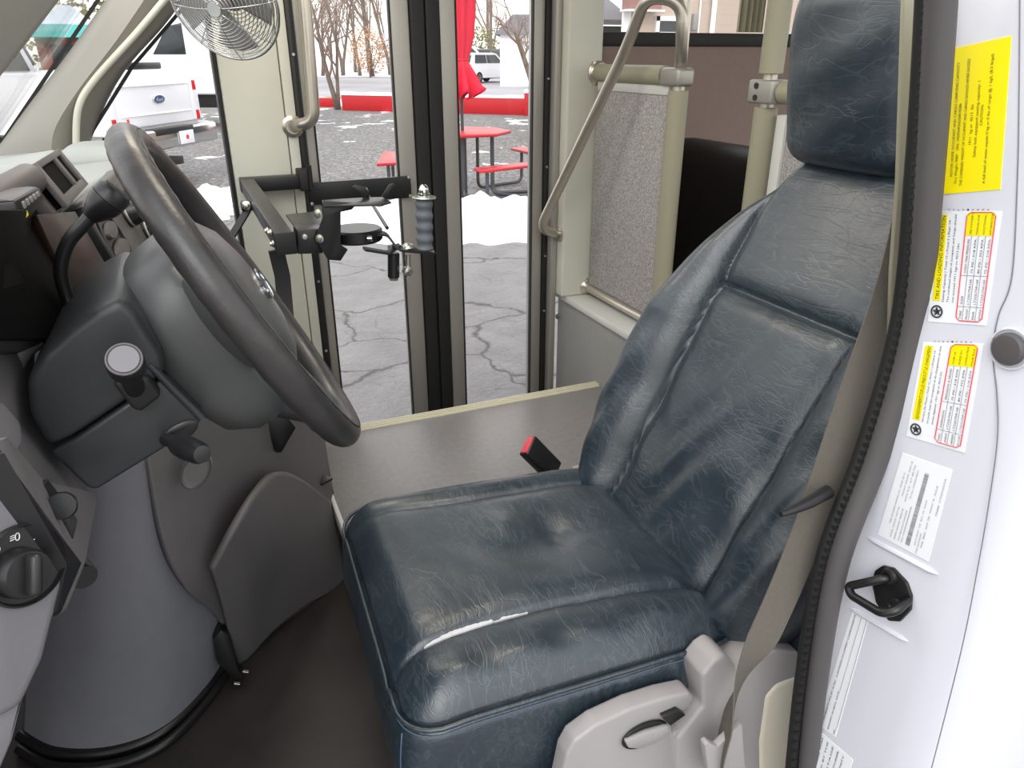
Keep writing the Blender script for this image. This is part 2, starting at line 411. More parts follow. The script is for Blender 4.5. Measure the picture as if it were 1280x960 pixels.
# passenger-side windscreen pillar trim (slanted) with black windscreen edge
def strip_on(y, pa, pb): return [Yp(*p, y) for p in pa], [Yp(*p, y) for p in pb]
def pillar():
    secs = []
    for (la, lb, rb, ra) in (((152, -30), (168, -30), (232, -30), (250, -30)), ((88, 62), (110, 60), (182, 40), (206, 30)), ((38, 128), (70, 122), (128, 100), (160, 82)), ((0, 180), (40, 170), (98, 150), (132, 128)), ((-14, 196), (40, 196), (88, 188), (108, 186))):
        # inner face bulges towards the cab
        f = [Yp(*la, 2.2), Yp(*lb, 2.13), Yp((lb[0]+rb[0])/2, (lb[1]+rb[1])/2, 2.10), Yp(*rb, 2.12), Yp(*ra, 2.2)]
        secs.append(f+[v+Vector((0, .08, 0)) for v in f[::-1]])
    cols = [crom([s[i] for s in secs], 6) for i in range(len(secs[0]))]
    b = MB(); loft(b, [[c[k] for c in cols] for k in range(len(cols[0]))]); return b
o_p = struct('wall_front_pillar', pillar(), m_pillar, smooth=60)
b = MB(); tube(b, crom([Yp(222, -20, 2.105), Yp(172, 40, 2.105), Yp(118, 100, 2.105), Yp(98, 135, 2.1), Yp(95, 180, 2.1)], 8), .008, 10); obj('pillar_bead', b, m_post, o_p)
b = MB(); ribbon(b, [Yp(136, -20, 2.21), Yp(0, 182, 2.21), Yp(-20, 212, 2.21)], (1, 0, .8), .007, .02); struct('trim_8', b, m_blackmatte)
b = MB(); ribbon(b, [Yp(246, -10, 2.21), Yp(165, 84, 2.21), Yp(103, 184, 2.21)], (1, 0, .8), .008, .02); struct('trim_9', b, m_blackmatte)
# windscreen and side quarter glass
b = MB(); prism(b, [Yp(136, -30, 2.22), Yp(-5, 180, 2.22), Vector((-.62, 1.1, 1.42)), Vector((-.30, 1.1, 1.80))], (-.004, 0, .003)); struct('window_2', b, m_glass, smooth=None)
b = MB(); prism(b, [Yp(108, 186, 2.28), Yp(250, -20, 2.28), (.117, 2.28, 1.80), (.117, 2.28, 1.06), (-.33, 2.28, 1.06)], (0, .005, 0)); struct('window_3', b, m_glass, smooth=None)
# outer body below quarter window
b = MB(); box2(b, (-.6, 2.26, .35), (.117, 2.32, 1.06)); struct('wall_right_front', b, m_pillar)
b = MB(); box2(b, (-.80, .48, .40), (-.75, 2.28, 1.36)); struct('wall_front', b, m_cover)
# roof over the cab and the first rows
b = MB(); box2(b, (-.15, .5, 2.36), (4.2, 2.36, 2.40)); struct('ceiling', b, m_post)

# ---- driver's door opening: white rear pillar, seal
JX = .68
EDGE = crom([Xp(x, y, JX) for x, y in ((1166, -60), (1160, 100), (1150, 230), (1134, 360), (1108, 470), (1074, 590), (1038, 700), (1012, 800), (998, 900), (988, 1010), (980, 1100))], 5)
RET = [(JX+.0005, .012), (JX+.004, .045), (JX+.012, .06), (JX+.05, .085), (JX+.14, .10), (JX+.60, .11)]
b = MB(); rings = []
for p in EDGE:
    yr = Xp(1300, 0, JX).y-.04
    rings.append([Vector((JX+.06, p.y+.004, p.z)), Vector((JX+.004, p.y+.003, p.z)), Vector((JX, p.y-.001, p.z))]+[Vector((JX, p.y+(yr-p.y)*k/4, p.z)) for k in range(1, 4)]+[Vector((x, yr-dy, p.z)) for x, dy in RET]+[Vector((JX+.60, yr, p.z)), Vector((JX+.06, yr, p.z))])
loft(b, rings)

o_j = struct('wall_left_jamb', b, m_jamb, smooth=50)
b = MB(); tube(b, crom([Xp(*p, JX) for p in ((1275, -20), (1274, 110), (1272, 220), (1265, 345), (1248, 395), (1241, 440), (1246, 490), (1247, 545), (1239, 610), (1224, 700), (1200, 820), (1158, 985))], 8), .0007, 6); obj('body_seam', b, m_inkgrey, o_j)
for pa, pb in (((1085, 672), (1172, 718)), ((1063, 760), (1135, 802))):
    b = MB(); t = [Xp(*pa, JX), Xp(*pb, JX)]; tube(b, [t[0], t[0]*.9+t[1]*.1, t[0]*.1+t[1]*.9, t[1]], [.0008, .0035, .0035, .0008], 8); obj('pressed_rib', b, m_jamb, o_j)
# seal: a ribbed inner lip and a smooth outer bulb following the bowed opening
cl = [(1143, -40, .578), (1143, 0, .580), (1130, 200, .604), (1110, 400, .625), (1065, 560, .613), (1014, 700, .588), (988, 850, .594), (972, 1000, .612)]
L = [Yp(x, y, .535) for x, y, _ in cl]; L = crom(L, 10)
R1 = crom([Yp(x+13, y+2, .522) for x, y, _ in cl], 10); R2 = crom([Yp(x+33, y+5, .508) for x, y, _ in cl], 10)
e_seal = empty('door_seal', 'dark grey rubber weatherstrip bowed along the white door pillar beside the seat belt', 'weatherstrip', loc=tuple(R2[-1]))
b = MB(); tube(b, R2, .0135, 14); obj('sealing_bulb', b, m_seal, e_seal, 80)
b = MB(); tube(b, R1, .0085, 10)
t = crom(R1, 3)
for i in range(0, len(t)-1, 2): box(b, t[i]+Vector((-.004, -.006, .0)), (.007, .006, .0045))
obj('ribbed_lip', b, m_blackmatte, e_seal, 60)
# cream inner pillar trim edge seen left of the seal (upper part)
b = MB(); slab(b, [Yp(1132, -30, .56), Yp(1165, -30, .56), Yp(1150, 220, .56), Yp(1120, 380, .56), Yp(1112, 420, .56), Yp(1115, 340, .56), Yp(1123, 230, .56)], .005, .001); struct('trim_10', b, m_pad)
b = MB(); slab(b, [Yp(955, 1180, .60), Yp(950, 930, .60), Yp(958, 872, .60), Yp(972, 856, .60), Yp(1000, 846, .60), Yp(1005, 1180, .60)], .04, .008, 3); struct('trim_11', b, m_beigeplastic)

# ================================================================== DRIVER SEAT
seat = empty('driver_seat', 'dark blue vinyl driver seat with creased backrest and split cushion seam', 'seat', loc=(.41, .92, .45))
QC = [Vector((.147, .672)), Vector((.172, 1.215)), Vector((.685, 1.155)), Vector((.66, .648))]   # near-front, far-front, far-rear, near-rear
def bil(a, b):
    s, t = (a+1)/2, (b+1)/2
    x = (1-s)*(1-t)*QC[0].x+(1-s)*t*QC[1].x+s*t*QC[2].x+s*(1-t)*QC[3].x
    y = (1-s)*(1-t)*QC[0].y+(1-s)*t*QC[1].y+s*t*QC[2].y+s*(1-t)*QC[3].y
    return x, y
NEARB = lambda a: np.interp(a, [-1, -.8, -.4, 0, .5, 1], [-.60, -.575, -.55, -.55, -.59, -.64])
FARB = lambda a: .66+.14*np.clip(-a-.1, 0, 1)**1.5
def cush_top(a, b):
    """height of the cushion's upper face over the base plane"""
    z = .868 + .012*(1-a*a)*(1-b*b)
    dn, df = (b-NEARB(a))*.255, (b-FARB(a))*.255
    z -= .009*np.exp(-(dn/.0045)**2)+.009*np.exp(-(df/.0045)**2)
    z -= .010*np.exp(-(dn/.022)**2)+.010*np.exp(-(df/.022)**2)
    z -= .018*np.exp(-((a-.18)/.30)**2-((b-.05)/.30)**2)            # sat-in hollow
    z += .010*np.exp(-((a-.02)/.16)**2-((b-.22)/.14)**2)-.008*np.exp(-((a-.26)/.10)**2-((b-.10)/.14)**2)
    z += .0035*np.sin(9*a+4*b+1.3*np.sin(5*b))*np.exp(-((a-.1)/.6)**2-(b/.5)**2)
    z -= .060*np.clip(-a-.62, 0, 1)**2*4*.55
    z -= .020*np.clip(a-.6, 0, 1)
    z -= .012*np.clip(np.abs(b)-.75, 0, 1)**2*16*.5
    z += .002*np.exp(-((b+.82)/.05)**2)*np.sin(16*a)
    return z
def cush(V, N):
    hx, hy, hz = .255, .26, .15
    a, bb = V[:, 0]/hx, V[:, 1]/hy
    x, y = bil(a, bb)
    zt = cush_top(a, bb); h = V[:, 2]/hz
    f = (h+1)/2
    z = .585+(zt-.585)*f
    side = np.exp(-((h-.1)/.6)**2)
    x = x+N[:, 0]*.016*side - np.clip(-a, 0, 1)*0.0; y = y+N[:, 1]*.012*side
    k = np.maximum(np.abs(N[:, 0]), np.abs(N[:, 1]))
    seam = np.exp(-((h-.70)/.035)**2)*(k > .2)                       # stitched edge seam below the rim
    x -= N[:, 0]*.006*seam; y -= N[:, 1]*.006*seam; z -= .0*seam
    puck = np.exp(-((h-.45)/.22)**2)*np.sin(55*a+6*np.sin(9*a))*np.clip(a+.6, 0, 1)*(N[:, 1] < -.3)
    y += .002*puck
    x += .03*(1-f)*(a < 0)*0
    return np.stack([x, y, z], 1)
V, F = rbox((.255, .26, .15), (.055, .055, .07), (130, 130, 60), cush)
o_cu = obj('seat_cushion', (V, F), m_leather, seat, 180)
def on_top(a, bb, up=.0): x, y = bil(a, bb); return Vector((x, y, float(cush_top(np.array(a), np.array(bb)))+up))
# split, frayed seam showing pale backing along the near bolster
b = MB(); rng = random.Random(3); top = []; bot = []
for i in range(41):
    s = i/40; a = -.80+s*.62; bb = float(NEARB(np.array(a)))
    w = .0085*math.sin(PI*min(1, s*1.02))**.7*(1-.75*s)+.001+rng.uniform(0, .0012)
    if .66 < s < .74: w *= .3
    top.append(on_top(a, bb+.5*w/.255, .0016)+Vector((0, 0, .0035))); bot.append(on_top(a, bb-.5*w/.255, .0016)+Vector((0, 0, .0035)))
for i in range(40):
    vs = [b.verts.new(v) for v in (top[i], top[i+1], bot[i+1], bot[i])]+[b.verts.new(v-Vector((0, 0, .003))) for v in (top[i], top[i+1], bot[i+1], bot[i])]
    b.faces.new(vs[:4]); b.faces.new(vs[4:][::-1])
    for k in range(4): b.faces.new((vs[k], vs[4+k], vs[4+(k+1) % 4], vs[(k+1) % 4]))
obj('torn_seam', b, m_tear, o_cu, None, label='frayed white backing in the split cushion seam')
# welt and thread round the cushion rim
def rim_path(h=.70, off=.0):
    pts = []
    hx, hy, hz, r = .255, .26, .15, .055
    for i in range(140):
        t = i/140*4; k = int(t); u = (t-k)*2-1
        c = [(-hx, -u*hy), (u*hx, -hy), (hx, u*hy), (-u*hx, hy)][k]
        q = (max(-hx+r, min(hx-r, c[0])), max(-hy+r, min(hy-r, c[1])))
        d = Vector((c[0]-q[0], c[1]-q[1])); n = d.normalized(); p = Vector(q)+n*r
        v = cush(np.array([[p.x, p.y, h*hz]]), np.array([[n.x, n.y, 0.]]))[0]
        pts.append(Vector(v)+Vector((n.x, n.y, 0))*off)
    return pts
b = MB(); tube(b, rim_path(.76, .0016), .0034, 8, closed=True); obj('welt', b, m_leather, o_cu, 180)
b = MB(); tube(b, rim_path(.665, .0008), .0012, 6, closed=True); obj('stitching', b, m_stitch, o_cu, 180)
for bb in (-.86, -.83):
    b = MB(); tube(b, [Vector(cush(np.array([[-.250, bb*.26, z]]), np.array([[-.8, -.6, 0.]]))[0])+Vector((-.002, -.002, 0)) for z in np.linspace(.09, -.14, 12)], .0012, 6); obj('corner_stitching', b, m_stitch, o_cu, 180)

# backrest -------------------------------------------------------
BU, BF = Vector((.44, 0, .898)), Vector((-.898, 0, .44))
B0 = Vector((.668, .885, .85))-BF*.050
HW = ([-.08, -.02, .05, .12, .2, .3, .4, .48, .55, .60, .645, .70], [.250, .262, .280, .296, .306, .304, .286, .258, .224, .194, .160, .13])
def wprof(h): return np.interp(h, *HW)
def wsm(h):
    return (wprof(h-.02)+wprof(h)+wprof(h+.02)+wprof(h-.035)+wprof(h+.035))/5
SEAM = lambda h: np.interp(h, [-.1, .06, .29, .437, .56, .68], [.150, .150, .156, .160, .166, .160])
def back(V, N):
    t, s, hh = V[:, 0], V[:, 1], V[:, 2]                              # t: thickness (front = +), s: across, hh: height
    h = hh+.315
    w = wsm(h); S = s/.30*w; sg = np.abs(S); sm = SEAM(h)
    front = np.clip(N[:, 0], 0, 1); fw = (N[:, 0] > -.2)
    bol = np.clip((sg-sm)/np.maximum(w-sm, .02), 0, 1)
    lowf = np.interp(h, [-.1, 0, .1, .35, .5, .62], [.4, .8, 1, 1, .55, .0])
    T = t*np.interp(h, [0, .4, .66], [1.15, 1.0, .62])
    T = T+fw*lowf*(.048*np.sin(PI*np.clip(bol*.92, 0, 1))**.85-.0*bol)
    T -= front*(.010*np.exp(-((sg-sm)/.0045)**2)*np.interp(h, [.55, .68], [1, .5])+.010*np.exp(-((sg-sm)/.02)**2))
    inn = (sg < sm)
    T -= front*inn*(.011*np.exp(-((h-.437)/.004)**2)+.010*np.exp(-((h-.437)/.02)**2))
    T += front*inn*(.010*np.cos(S/sm*PI/2)*np.exp(-((h-.12)/.16)**2)+.006*np.cos(S/sm*PI/2))
    T += front*.0025*np.sin(40*h+30*S+3*np.sin(25*S))*np.exp(-((h-.12)/.2)**2)
    T += front*np.sin(PI*bol)*.0012*np.sin(60*h+20*S)*lowf
    S = S+.0
    P = np.array(B0)[None, :]+T[:, None]*np.array(BF)[None, :]+h[:, None]*np.array(BU)[None, :]
    P[:, 1] += S
    return P
V, F = rbox((.058, .30, .385), (.05, .07, .06), (22, 160, 180), back)
o_ba = obj('backrest', (V, F), m_leather, seat, 180)
# rear shell of the backrest, slightly wider, seen along the far edge
b = MB(); rings = []
for h in np.linspace(-.06, .60, 16):
    w = float(wsm(np.array(h)))*np.interp(h, [-.06, .2, .45, .6], [1.06, 1.055, .98, .8]); c = B0+BU*float(h)
    rings.append([c-BF*(.045+.07*(1-abs(u)**3.0))+Vector((0, u*w, 0)) for u in np.linspace(-1, 1, 25)]+[c-BF*.035+Vector((0, u*w, 0)) for u in np.linspace(1, -1, 25)])
loft(b, rings); obj('back_shell', b, m_leather, seat, 60)
# headrest
HU = Vector((-.17, 0, .985)).normalized(); HF = Vector((-.985, 0, -.17)).normalized(); HC = Vector((1.000, .915, 1.598))
def head(V, N):
    s = V[:, 1]*np.interp(V[:, 2], [-.14, -.10, .05, .16], [.98, 1.04, 1.0, .86]); T = V[:, 0]+.018*np.cos(s/.13*PI/2)*np.clip(N[:, 0], 0, 1)-.02*np.clip(V[:, 2]/.15, 0, 1)**2
    T += np.clip(N[:, 0], 0, 1)*.0015*np.sin(60*V[:, 2]+30*s)
    P = np.array(HC)[None, :]+T[:, None]*np.array(HF)[None, :]+V[:, 2:3]*np.array(HU)[None, :]; P[:, 1] += s; return P
V, F = rbox((.064, .133, .150), (.05, .045, .05), (24, 60, 60), head)
o_he = obj('headrest', (V, F), m_leather, seat, 180)
for y in (.86, .965): b = MB(); cyl(b, (1.01, y, 1.37), (1.005, y, 1.50), .007); obj('headrest_post', b, m_chrome, o_he)
# seat base and grey side trims
b = MB(); box2(b, (.24, .72, .46), (.66, 1.14, .60), .02, 3); obj('seat_base', b, m_blackplastic, seat)
b = MB(); SY = .608
slab(b, [Yp(*p, SY) for p in ((690, 1180), (692, 1020), (708, 945), (718, 927), (745, 907), (790, 886), (830, 873), (862, 866), (869, 872), (862, 886), (838, 900), (842, 918), (870, 905), (885, 940), (880, 1180))], .03, .005, 3)
o_tr = obj('side_shield', b, m_seatgrey, seat)
b = MB(); slab(b, [Yp(*p, SY-.004) for p in ((840, 1180), (846, 925), (880, 884), (878, 845), (892, 828), (905, 819), (914, 823), (921, 838), (945, 822), (970, 813), (1000, 816), (1000, 1180))], .05, .006, 3)
obj('belt_tower_shield', b, m_seatgrey, seat)
c = Yp(806, 918, SY-.004); ex = (Yp(843, 905, SY)-Yp(770, 932, SY)).normalized(); nn = Vector((0, -1, 0))
b = MB(); lathe(b, [(.036, -.002), (.037, 0), (.036, .002), (.034, .0025), (.032, .001), (0, .0005)], c, nn, 32, 1., .60, xdir=ex); obj('lever_recess', b, m_black, o_tr, label='black oval recline lever recess')
b = MB(); slab(b, [Yp(*p, SY-.012) for p in ((782, 928), (808, 916), (836, 908), (838, 916), (822, 929), (800, 937), (786, 936))], .008, .003); obj('recline_lever', b, m_seatgrey, o_tr); b = MB(); slab(b, [Yp(*p, SY-.008) for p in ((828, 897), (848, 888), (858, 894), (838, 908))], .01, .002); obj('lever_stub', b, m_blackplastic, o_tr)

# seat belt -------------------------------------------------------
sb = empty('seat_belt', 'taupe webbing seat belt hanging diagonally beside the door seal', 'seat belt', loc=tuple(Yp(905, 950, .57)))
cp = [(1176, 40, .58), (1160, 150, .58), (1143, 250, .578), (1116, 360, .572), (1078, 470, .563), (1047, 560, .555), (1016, 650, .552), (985, 728, .55), (955, 795, .55), (933, 838, .553), (917, 880, .557), (904, 925, .56), (899, 950, .565)]
pts = crom([Yp(*p) for p in cp], 6); n = len(pts)
wd = [Vector((1, -.15-.2*min(1, i/n), .1)).lerp(Vector((.45, .85, .1)), max(0, min(1, (i/n-.66)/.2))) for i in range(n)]
b = MB(); ribbon(b, pts, wd, .046, .0016); obj('webbing', b, m_belt, sb, 50)
b = MB(); slab(b, [Yp(*p, .552) for p in ((881, 932), (886, 928), (897, 934), (928, 906), (934, 985), (888, 985))], .012, .002); obj('anchor_sleeve', b, m_seatgrey, sb)
b = MB(); tube(b, [Yp(1036, 614, .535), Yp(1012, 628, .53), Yp(990, 638, .53), Yp(976, 643, .53)], [.008, .007, .005, .0035], 10); obj('belt_guide', b, m_blackplastic, sb)

# buckle on its stalk
bk = empty('seat_belt_buckle', 'black seat belt buckle with red release button at the rear of the blue cushion', 'buckle', loc=tuple(Zp(690, 600, .75)))
fc = Yp(659, 556, 1.235); ax = Vector((.62, -.05, -.78)).normalized(); side = (Yp(672, 544, 1.25)-Yp(645, 558, 1.22)).normalized(); side = (side-ax*side.dot(ax)).normalized(); th_ = ax.cross(side)
Rm = Matrix((side, th_, ax)).transposed()
b = MB(); box(b, fc+ax*.05, (.048, .026, .10), Rm, .004, 3); obj('buckle_body', b, m_blackplastic, bk)
b = MB(); box(b, fc+ax*.001, (.041, .019, .006), Rm, .002, 2); obj('release_button', b, m_red_button, bk, label='red release button')
b = MB(); cyl(b, fc+ax*.10, fc+ax*.17, .012); obj('stalk', b, m_seal, bk)
b = MB(); slab(b, [Zp(*p, .80) for p in ((715, 582), (738, 577), (742, 592), (720, 592))], .05, .004); obj('stalk_boot', b, m_seatgrey, bk)
# ================================================================== STEERING WHEEL
WC = Vector((.042, .85, 1.374)); WN = Vector((.881, 0, .474)).normalized(); WA = Vector((.474, 0, -.881)).normalized(); WB = Vector((0, 1, 0))
sw = empty('steering_wheel', 'charcoal steering wheel with oval badge on its hub', 'steering wheel', loc=tuple(WC-WN*.12))
RW = .190
b = MB(); N = 120; ring = []
for i in range(N):
    t = 2*PI*i/N; ring.append(WC+(WB*math.cos(t)+WA*math.sin(t))*RW)
rr = [.0172+.0007*max(0, math.sin(40*2*PI*i/N))*(1 if 45 < i < 110 else .2) for i in range(N)]
tube(b, ring, rr, 18, closed=True); o_r = obj('rim', b, m_wheel, sw, 180)
b = MB(); tube(b, [p+((WC-p).normalized()*-.0040+WN*.0160) for p in ring], .0014, 6, closed=True); obj('rim_seam', b, m_blackmatte, o_r, 180)
def sup(c, ra, rb, e=2.6, n=40, da=0.):
    out = []
    for k in range(n):
        t = 2*PI*k/n; ct, st = math.cos(t), math.sin(t)
        out.append(c+WB*(abs(ct)**(2/e)*math.copysign(rb, ct))+WA*(abs(st)**(2/e)*math.copysign(ra, st)+da))
    return out
b = MB()
loft(b, [sup(WC+WN*.020, .020, .02), sup(WC+WN*.019, .045, .045), sup(WC+WN*.013, .072, .075), sup(WC+WN*.002, .090, .090), sup(WC-WN*.010, .097, .096), sup(WC-WN*.022, .100, .099)]); o_pad = obj('hub_pad', b, m_hub, sw, 70)
b = MB()
loft(b, [sup(WC-WN*.0225, .104, .101, da=.005), sup(WC-WN*.040, .113, .105, 3., da=.012), sup(WC-WN*.072, .110, .106, 3.2, da=.013), sup(WC-WN*.098, .096, .102, 3., da=.010), sup(WC-WN*.108, .08, .09, 2.6, da=.006)]); o_hb = obj('hub_housing', b, m_hub, sw, 70)
# side spokes and a pair of lower spokes
for sgn, nm in ((-1, 'spoke'), (1, 'spoke')):
    b = MB(); rings = []
    for f, ha, th, dn in ((.090, .060, .018, .026), (.125, .046, .015, .020), (.160, .036, .013, .010), (.186, .030, .011, .003)):
        c = WC+WB*sgn*f-WN*dn-WA*.012
        rings.append([c+WA*ha*math.cos(t)*1.+WN*th*math.sin(t) for t in np.linspace(0, 2*PI, 20, endpoint=False)])
    loft(b, rings); obj(nm, b, m_hub, sw, 70)
b = MB(); rings = []
for f, hw, th, dn in ((.070, .085, .048, .052), (.105, .078, .038, .040), (.14, .064, .026, .024), (.186, .050, .012, .004)):
    c = WC+WA*f-WN*dn; rings.append([c+WB*hw*math.cos(t)+WN*th*math.sin(t) for t in np.linspace(0, 2*PI, 24, endpoint=False)])
loft(b, rings); obj('spoke', b, m_char, sw, 70)
# badge: blue oval with chrome rim and script
bc = WC+WN*.0225; bd = empty('badge', None, None, loc=tuple(bc)); bd.parent = sw; bd.location = bc-sw.location
b = MB(); lathe(b, [(.038, -.006), (.038, .001), (.035, .0025), (.0345, .001), (0, .001)], bc, WN, 40, 1, .43, xdir=WB); o = obj('badge_rim', b, m_chrome, bd)
b = MB(); lathe(b, [(.0345, 0), (.034, .0016), (0, .0018)], bc, WN, 40, 1, .43, xdir=WB); obj('badge_field', b, m_blue, bd, label='dark blue oval badge field')
b = MB(); text_mesh(b, 'Ford', bc+WN*.0018+WA*.0075, WB, -WA, .014, .044, 'C', .0004, .35); obj('badge_script', b, m_chrome, bd, None)
b = MB(); cyl(b, WC-WN*.100-WA*.012, WC-WN*.125-WA*.012, .075, 32, .004); obj('collar', b, m_blackmatte, sw)

# ================================================================== STEERING COLUMN
sc_ = empty('steering_column', 'dark charcoal steering column shroud with stalks behind the steering wheel', 'steering column', loc=tuple(Yp(120, 520, .85)))
Y0, Y1 = .725, .93
pu = [(152, 372), (172, 392), (205, 446), (206, 470), (152, 507), (92, 547), (60, 562), (36, 520), (32, 478), (52, 442), (84, 412), (118, 388)]
b = MB(); prism(b, [Yp(*p, Y0) for p in pu], (0, Y1-Y0, 0), .026, 5); obj('upper_shroud', b, m_char, sc_, 50)
pl = [(206, 472), (254, 520), (248, 533), (214, 556), (120, 614), (108, 610), (62, 566), (94, 549), (153, 509)]
b = MB(); prism(b, [Yp(*p, Y0+.002) for p in pl], (0, Y1-Y0-.006, 0), .007, 3); o_ls = obj('lower_shroud', b, m_char, sc_, 50)
b = MB(); tube(b, [Yp(186, 455, Y0+.002), Yp(218, 488, Y0+.002), Yp(252, 522, Y0+.002)], .004, 10); obj('shroud_rib', b, m_char, o_ls)
b = MB(); lathe(b, [(.0, -.004), (.016, -.004), (.017, 0), (.012, .002), (0, .002)], Yp(224, 542, Y0), (0, -1, 0), 24, 1.2, .55, xdir=Yp(240, 532, Y0)-Yp(208, 552, Y0)); obj('lever_slot', b, m_black, o_ls)
# turn stalk seen end-on with its black gaiter
pe = Yp(155, 449, .655)
st_ = empty('turn_stalk', None, None); st_.parent = sc_; st_.location = pe-sc_.location
b = MB(); lathe(b, [(0, 0), (.0140, 0), (.0155, .003), (.0155, .02), (.012, .03), (.009, .05), (.009, .085)], pe, Yp(172, 494, .735)-pe, 28); obj('stalk_shaft', b, m_blackplastic, st_)
b = MB(); sa = (Yp(172, 494, .735)-pe).normalized(); lathe(b, [(0, -.0012), (.0118, -.0012), (.0124, .001)], pe, sa, 28); obj('end_cap', b, m_dashlow, st_, label='grey round end cap of the stalk')
b = MB(); sx_, sy_, _s = frame_of(sa); tube(b, [pe+(sx_*math.cos(t)+sy_*math.sin(t))*.0137 for t in np.linspace(0, 2*PI, 28, endpoint=False)], .0011, 6, closed=True); obj('cap_ring', b, m_dash, st_)
b = MB(); slab(b, [Yp(*p, .712) for p in ((140, 480), (158, 472), (186, 474), (202, 496), (176, 516), (165, 512))], .03, .005, 3); obj('stalk_gaiter', b, m_blackmatte, sc_)
# tilt lever
b = MB(); q0, q1 = Yp(207, 549, .715), Yp(253, 568, .64); d = (q1-q0)
lathe(b, [(.006, 0), (.0065, d.length*.35), (.0105, d.length*.40), (.0115, d.length*.62), (.0105, d.length*.9), (.008, d.length), (0, d.length*1.02)], q0, d, 18); o = obj('tilt_lever', b, m_blackplastic, sc_)
# gear shift lever curling up from the far side of the column
gs = empty('gear_lever', None, None); gs.parent = sc_; gs.location = Yp(96, 400, .97)-sc_.location
P_ = crom([Yp(98, 404, .86), Yp(84, 372, .865), Yp(76, 338, .865), Yp(85, 304, .865), (Yp(105, 280, .865)), Yp(124, 258, .865)], 8)
b = MB(); tube(b, P_, [.0070]*(len(P_)-4)+[.0075, .008, .009, .010], 16); obj('lever_rod', b, m_black, gs)
k0, k1 = Yp(119, 265, .865), Yp(148, 237, .865); d = k1-k0; L = d.length
b = MB(); lathe(b, [(.008, -.008), (.012, .0), (.0165, L*.3), (.0175, L*.55)], k0, d, 28); obj('knob_base', b, m_black, gs)
b = MB(); lathe(b, [(.0174, L*.57), (.0170, L*.86), (.014, L*.98), (0, L*1.0)], k0, d, 28); obj('knob', b, m_blackplastic, gs)
b = MB(); slab(b, [Yp(*p, .90) for p in ((89, 404), (109, 401), (111, 406), (91, 412))], .01, .001); obj('lever_plate', b, m_ledge, sc_)

# ================================================================== DASHBOARD
da = empty('dashboard', 'grey van dashboard with dark instrument cluster behind the steering wheel', 'dashboard', loc=(-.3, 1.2, .95))
b = MB(); prism(b, [Yp(-80, 262, .86), Yp(-20, 224, .93), Yp(5, 214, .97), Yp(41, 206, 1.0), Yp(72, 186, 1.2), (-.60, 1.22, 1.44), (-.62, .60, 1.42)], (0, 0, -.04), .006, 2); obj('top_pad', b, m_dashtop, da)
b = MB(); prism(b, [(-.160, 1.14, 1.440), (-.108, 1.46, 1.440), (-.10, 2.10, 1.425), (-.42, 2.14, 1.40), (-.60, 1.20, 1.40)], (0, 0, -.06), .012, 3); obj('passenger_top', b, m_dashtop, da)
b = MB(); V_, F_ = rbox((.07, .10, .03), (.05, .06, .028), (16, 16, 10)); V_ = V_+np.array(Yp(124, 198, 1.75)); b.free(); obj('speaker_bulge', (V_, F_), m_dashtop, da, 180)
b = MB(); prism(b, [(-.30, .80, 1.24), (-.17, 1.45, 1.28), (-.12, 2.10, 1.28), (-.74, 2.10, 1.2), (-.74, .80, 1.1)], (0, 0, -.08), .01); obj('lower_body', b, m_cover, da)
b = MB(); slab(b, [(-.10, 1.46, 1.43), (-.09, 2.10, 1.415), (-.085, 2.10, 1.18), (-.07, 1.46, 1.18)], .04, .008); obj('passenger_face', b, m_dash, da)
b = MB(); box2(b, (-.62, .55, .62), (-.28, .63, 1.425), .02, 3); obj('dash_end', b, m_dashlow, da)
# padded hood roll over the cluster
b = MB(); tube(b, crom([Yp(37, 224, 1.0), Yp(30, 228, .985), Yp(12, 238, .96), Yp(-22, 258, .92), Yp(-90, 300, .85)], 6), .0175, 20); obj('cluster_hood', b, m_dash, da)
b = MB(); slab(b, [Yp(-25, 262, .62), Yp(46, 262, .99), Yp(104, 392, .93), Yp(70, 425, .80), Yp(-25, 425, .62)], .02, .002); obj('cluster_recess', b, m_void, da)
b = MB(); slab(b, [Yp(46, 268, .93), Yp(94, 264, 1.06), Yp(153, 366, 1.06), Yp(103, 391, .93)], .01, .001); obj('cluster_lens', b, m_lens, da, label='smoked brown instrument lens')
b = MB(); slab(b, [Yp(-25, 398, .66), Yp(20, 396, .78), Yp(85, 400, .86), Yp(92, 410, .88), Yp(50, 430, .78), Yp(-25, 425, .62)], .03, .006, 3); obj('cluster_sill', b, m_char, da)
# vent pod with two openings on top
pod = empty('vent_pod', None, None); pod.parent = da; c4 = [Yp(41, 205, 1.0), Yp(74, 185, 1.2), Yp(111, 230, 1.2), Yp(85, 258, 1.0)]; pod.location = c4[0]-da.location
pn = (c4[1]-c4[0]).cross(c4[3]-c4[0]).normalized(); pn = pn if pn.dot(CC-c4[0]) > 0 else -pn
def pq(u, v, d=0.): return (c4[0]*(1-u)*(1-v)+c4[1]*u*(1-v)+c4[2]*u*v+c4[3]*(1-u)*v)+pn*d   # u: across (Y), v: down
b = MB(); prism(b, [pq(.03, .03, -.004), pq(.97, .03, -.004), pq(.97, .97, -.004), pq(.03, .97, -.004)], -pn*.03); obj('opening', b, m_void, pod, label='black plate coloured as the shaded square openings of the pod')  # shallow plate; its near-black colour replaces the shade of deep openings
b = MB()
def bar(u0, v0, u1, v1): prism(b, [pq(u0, v0), pq(u1, v0), pq(u1, v1), pq(u0, v1)], -pn*.006, .001, 2)
bar(0, 0, .13, 1); bar(.90, 0, 1, 1); bar(.10, 0, .95, .14); bar(.10, .80, .95, 1); bar(.62, .08, .70, .9)
obj('pod_bezel', b, m_dash, pod)
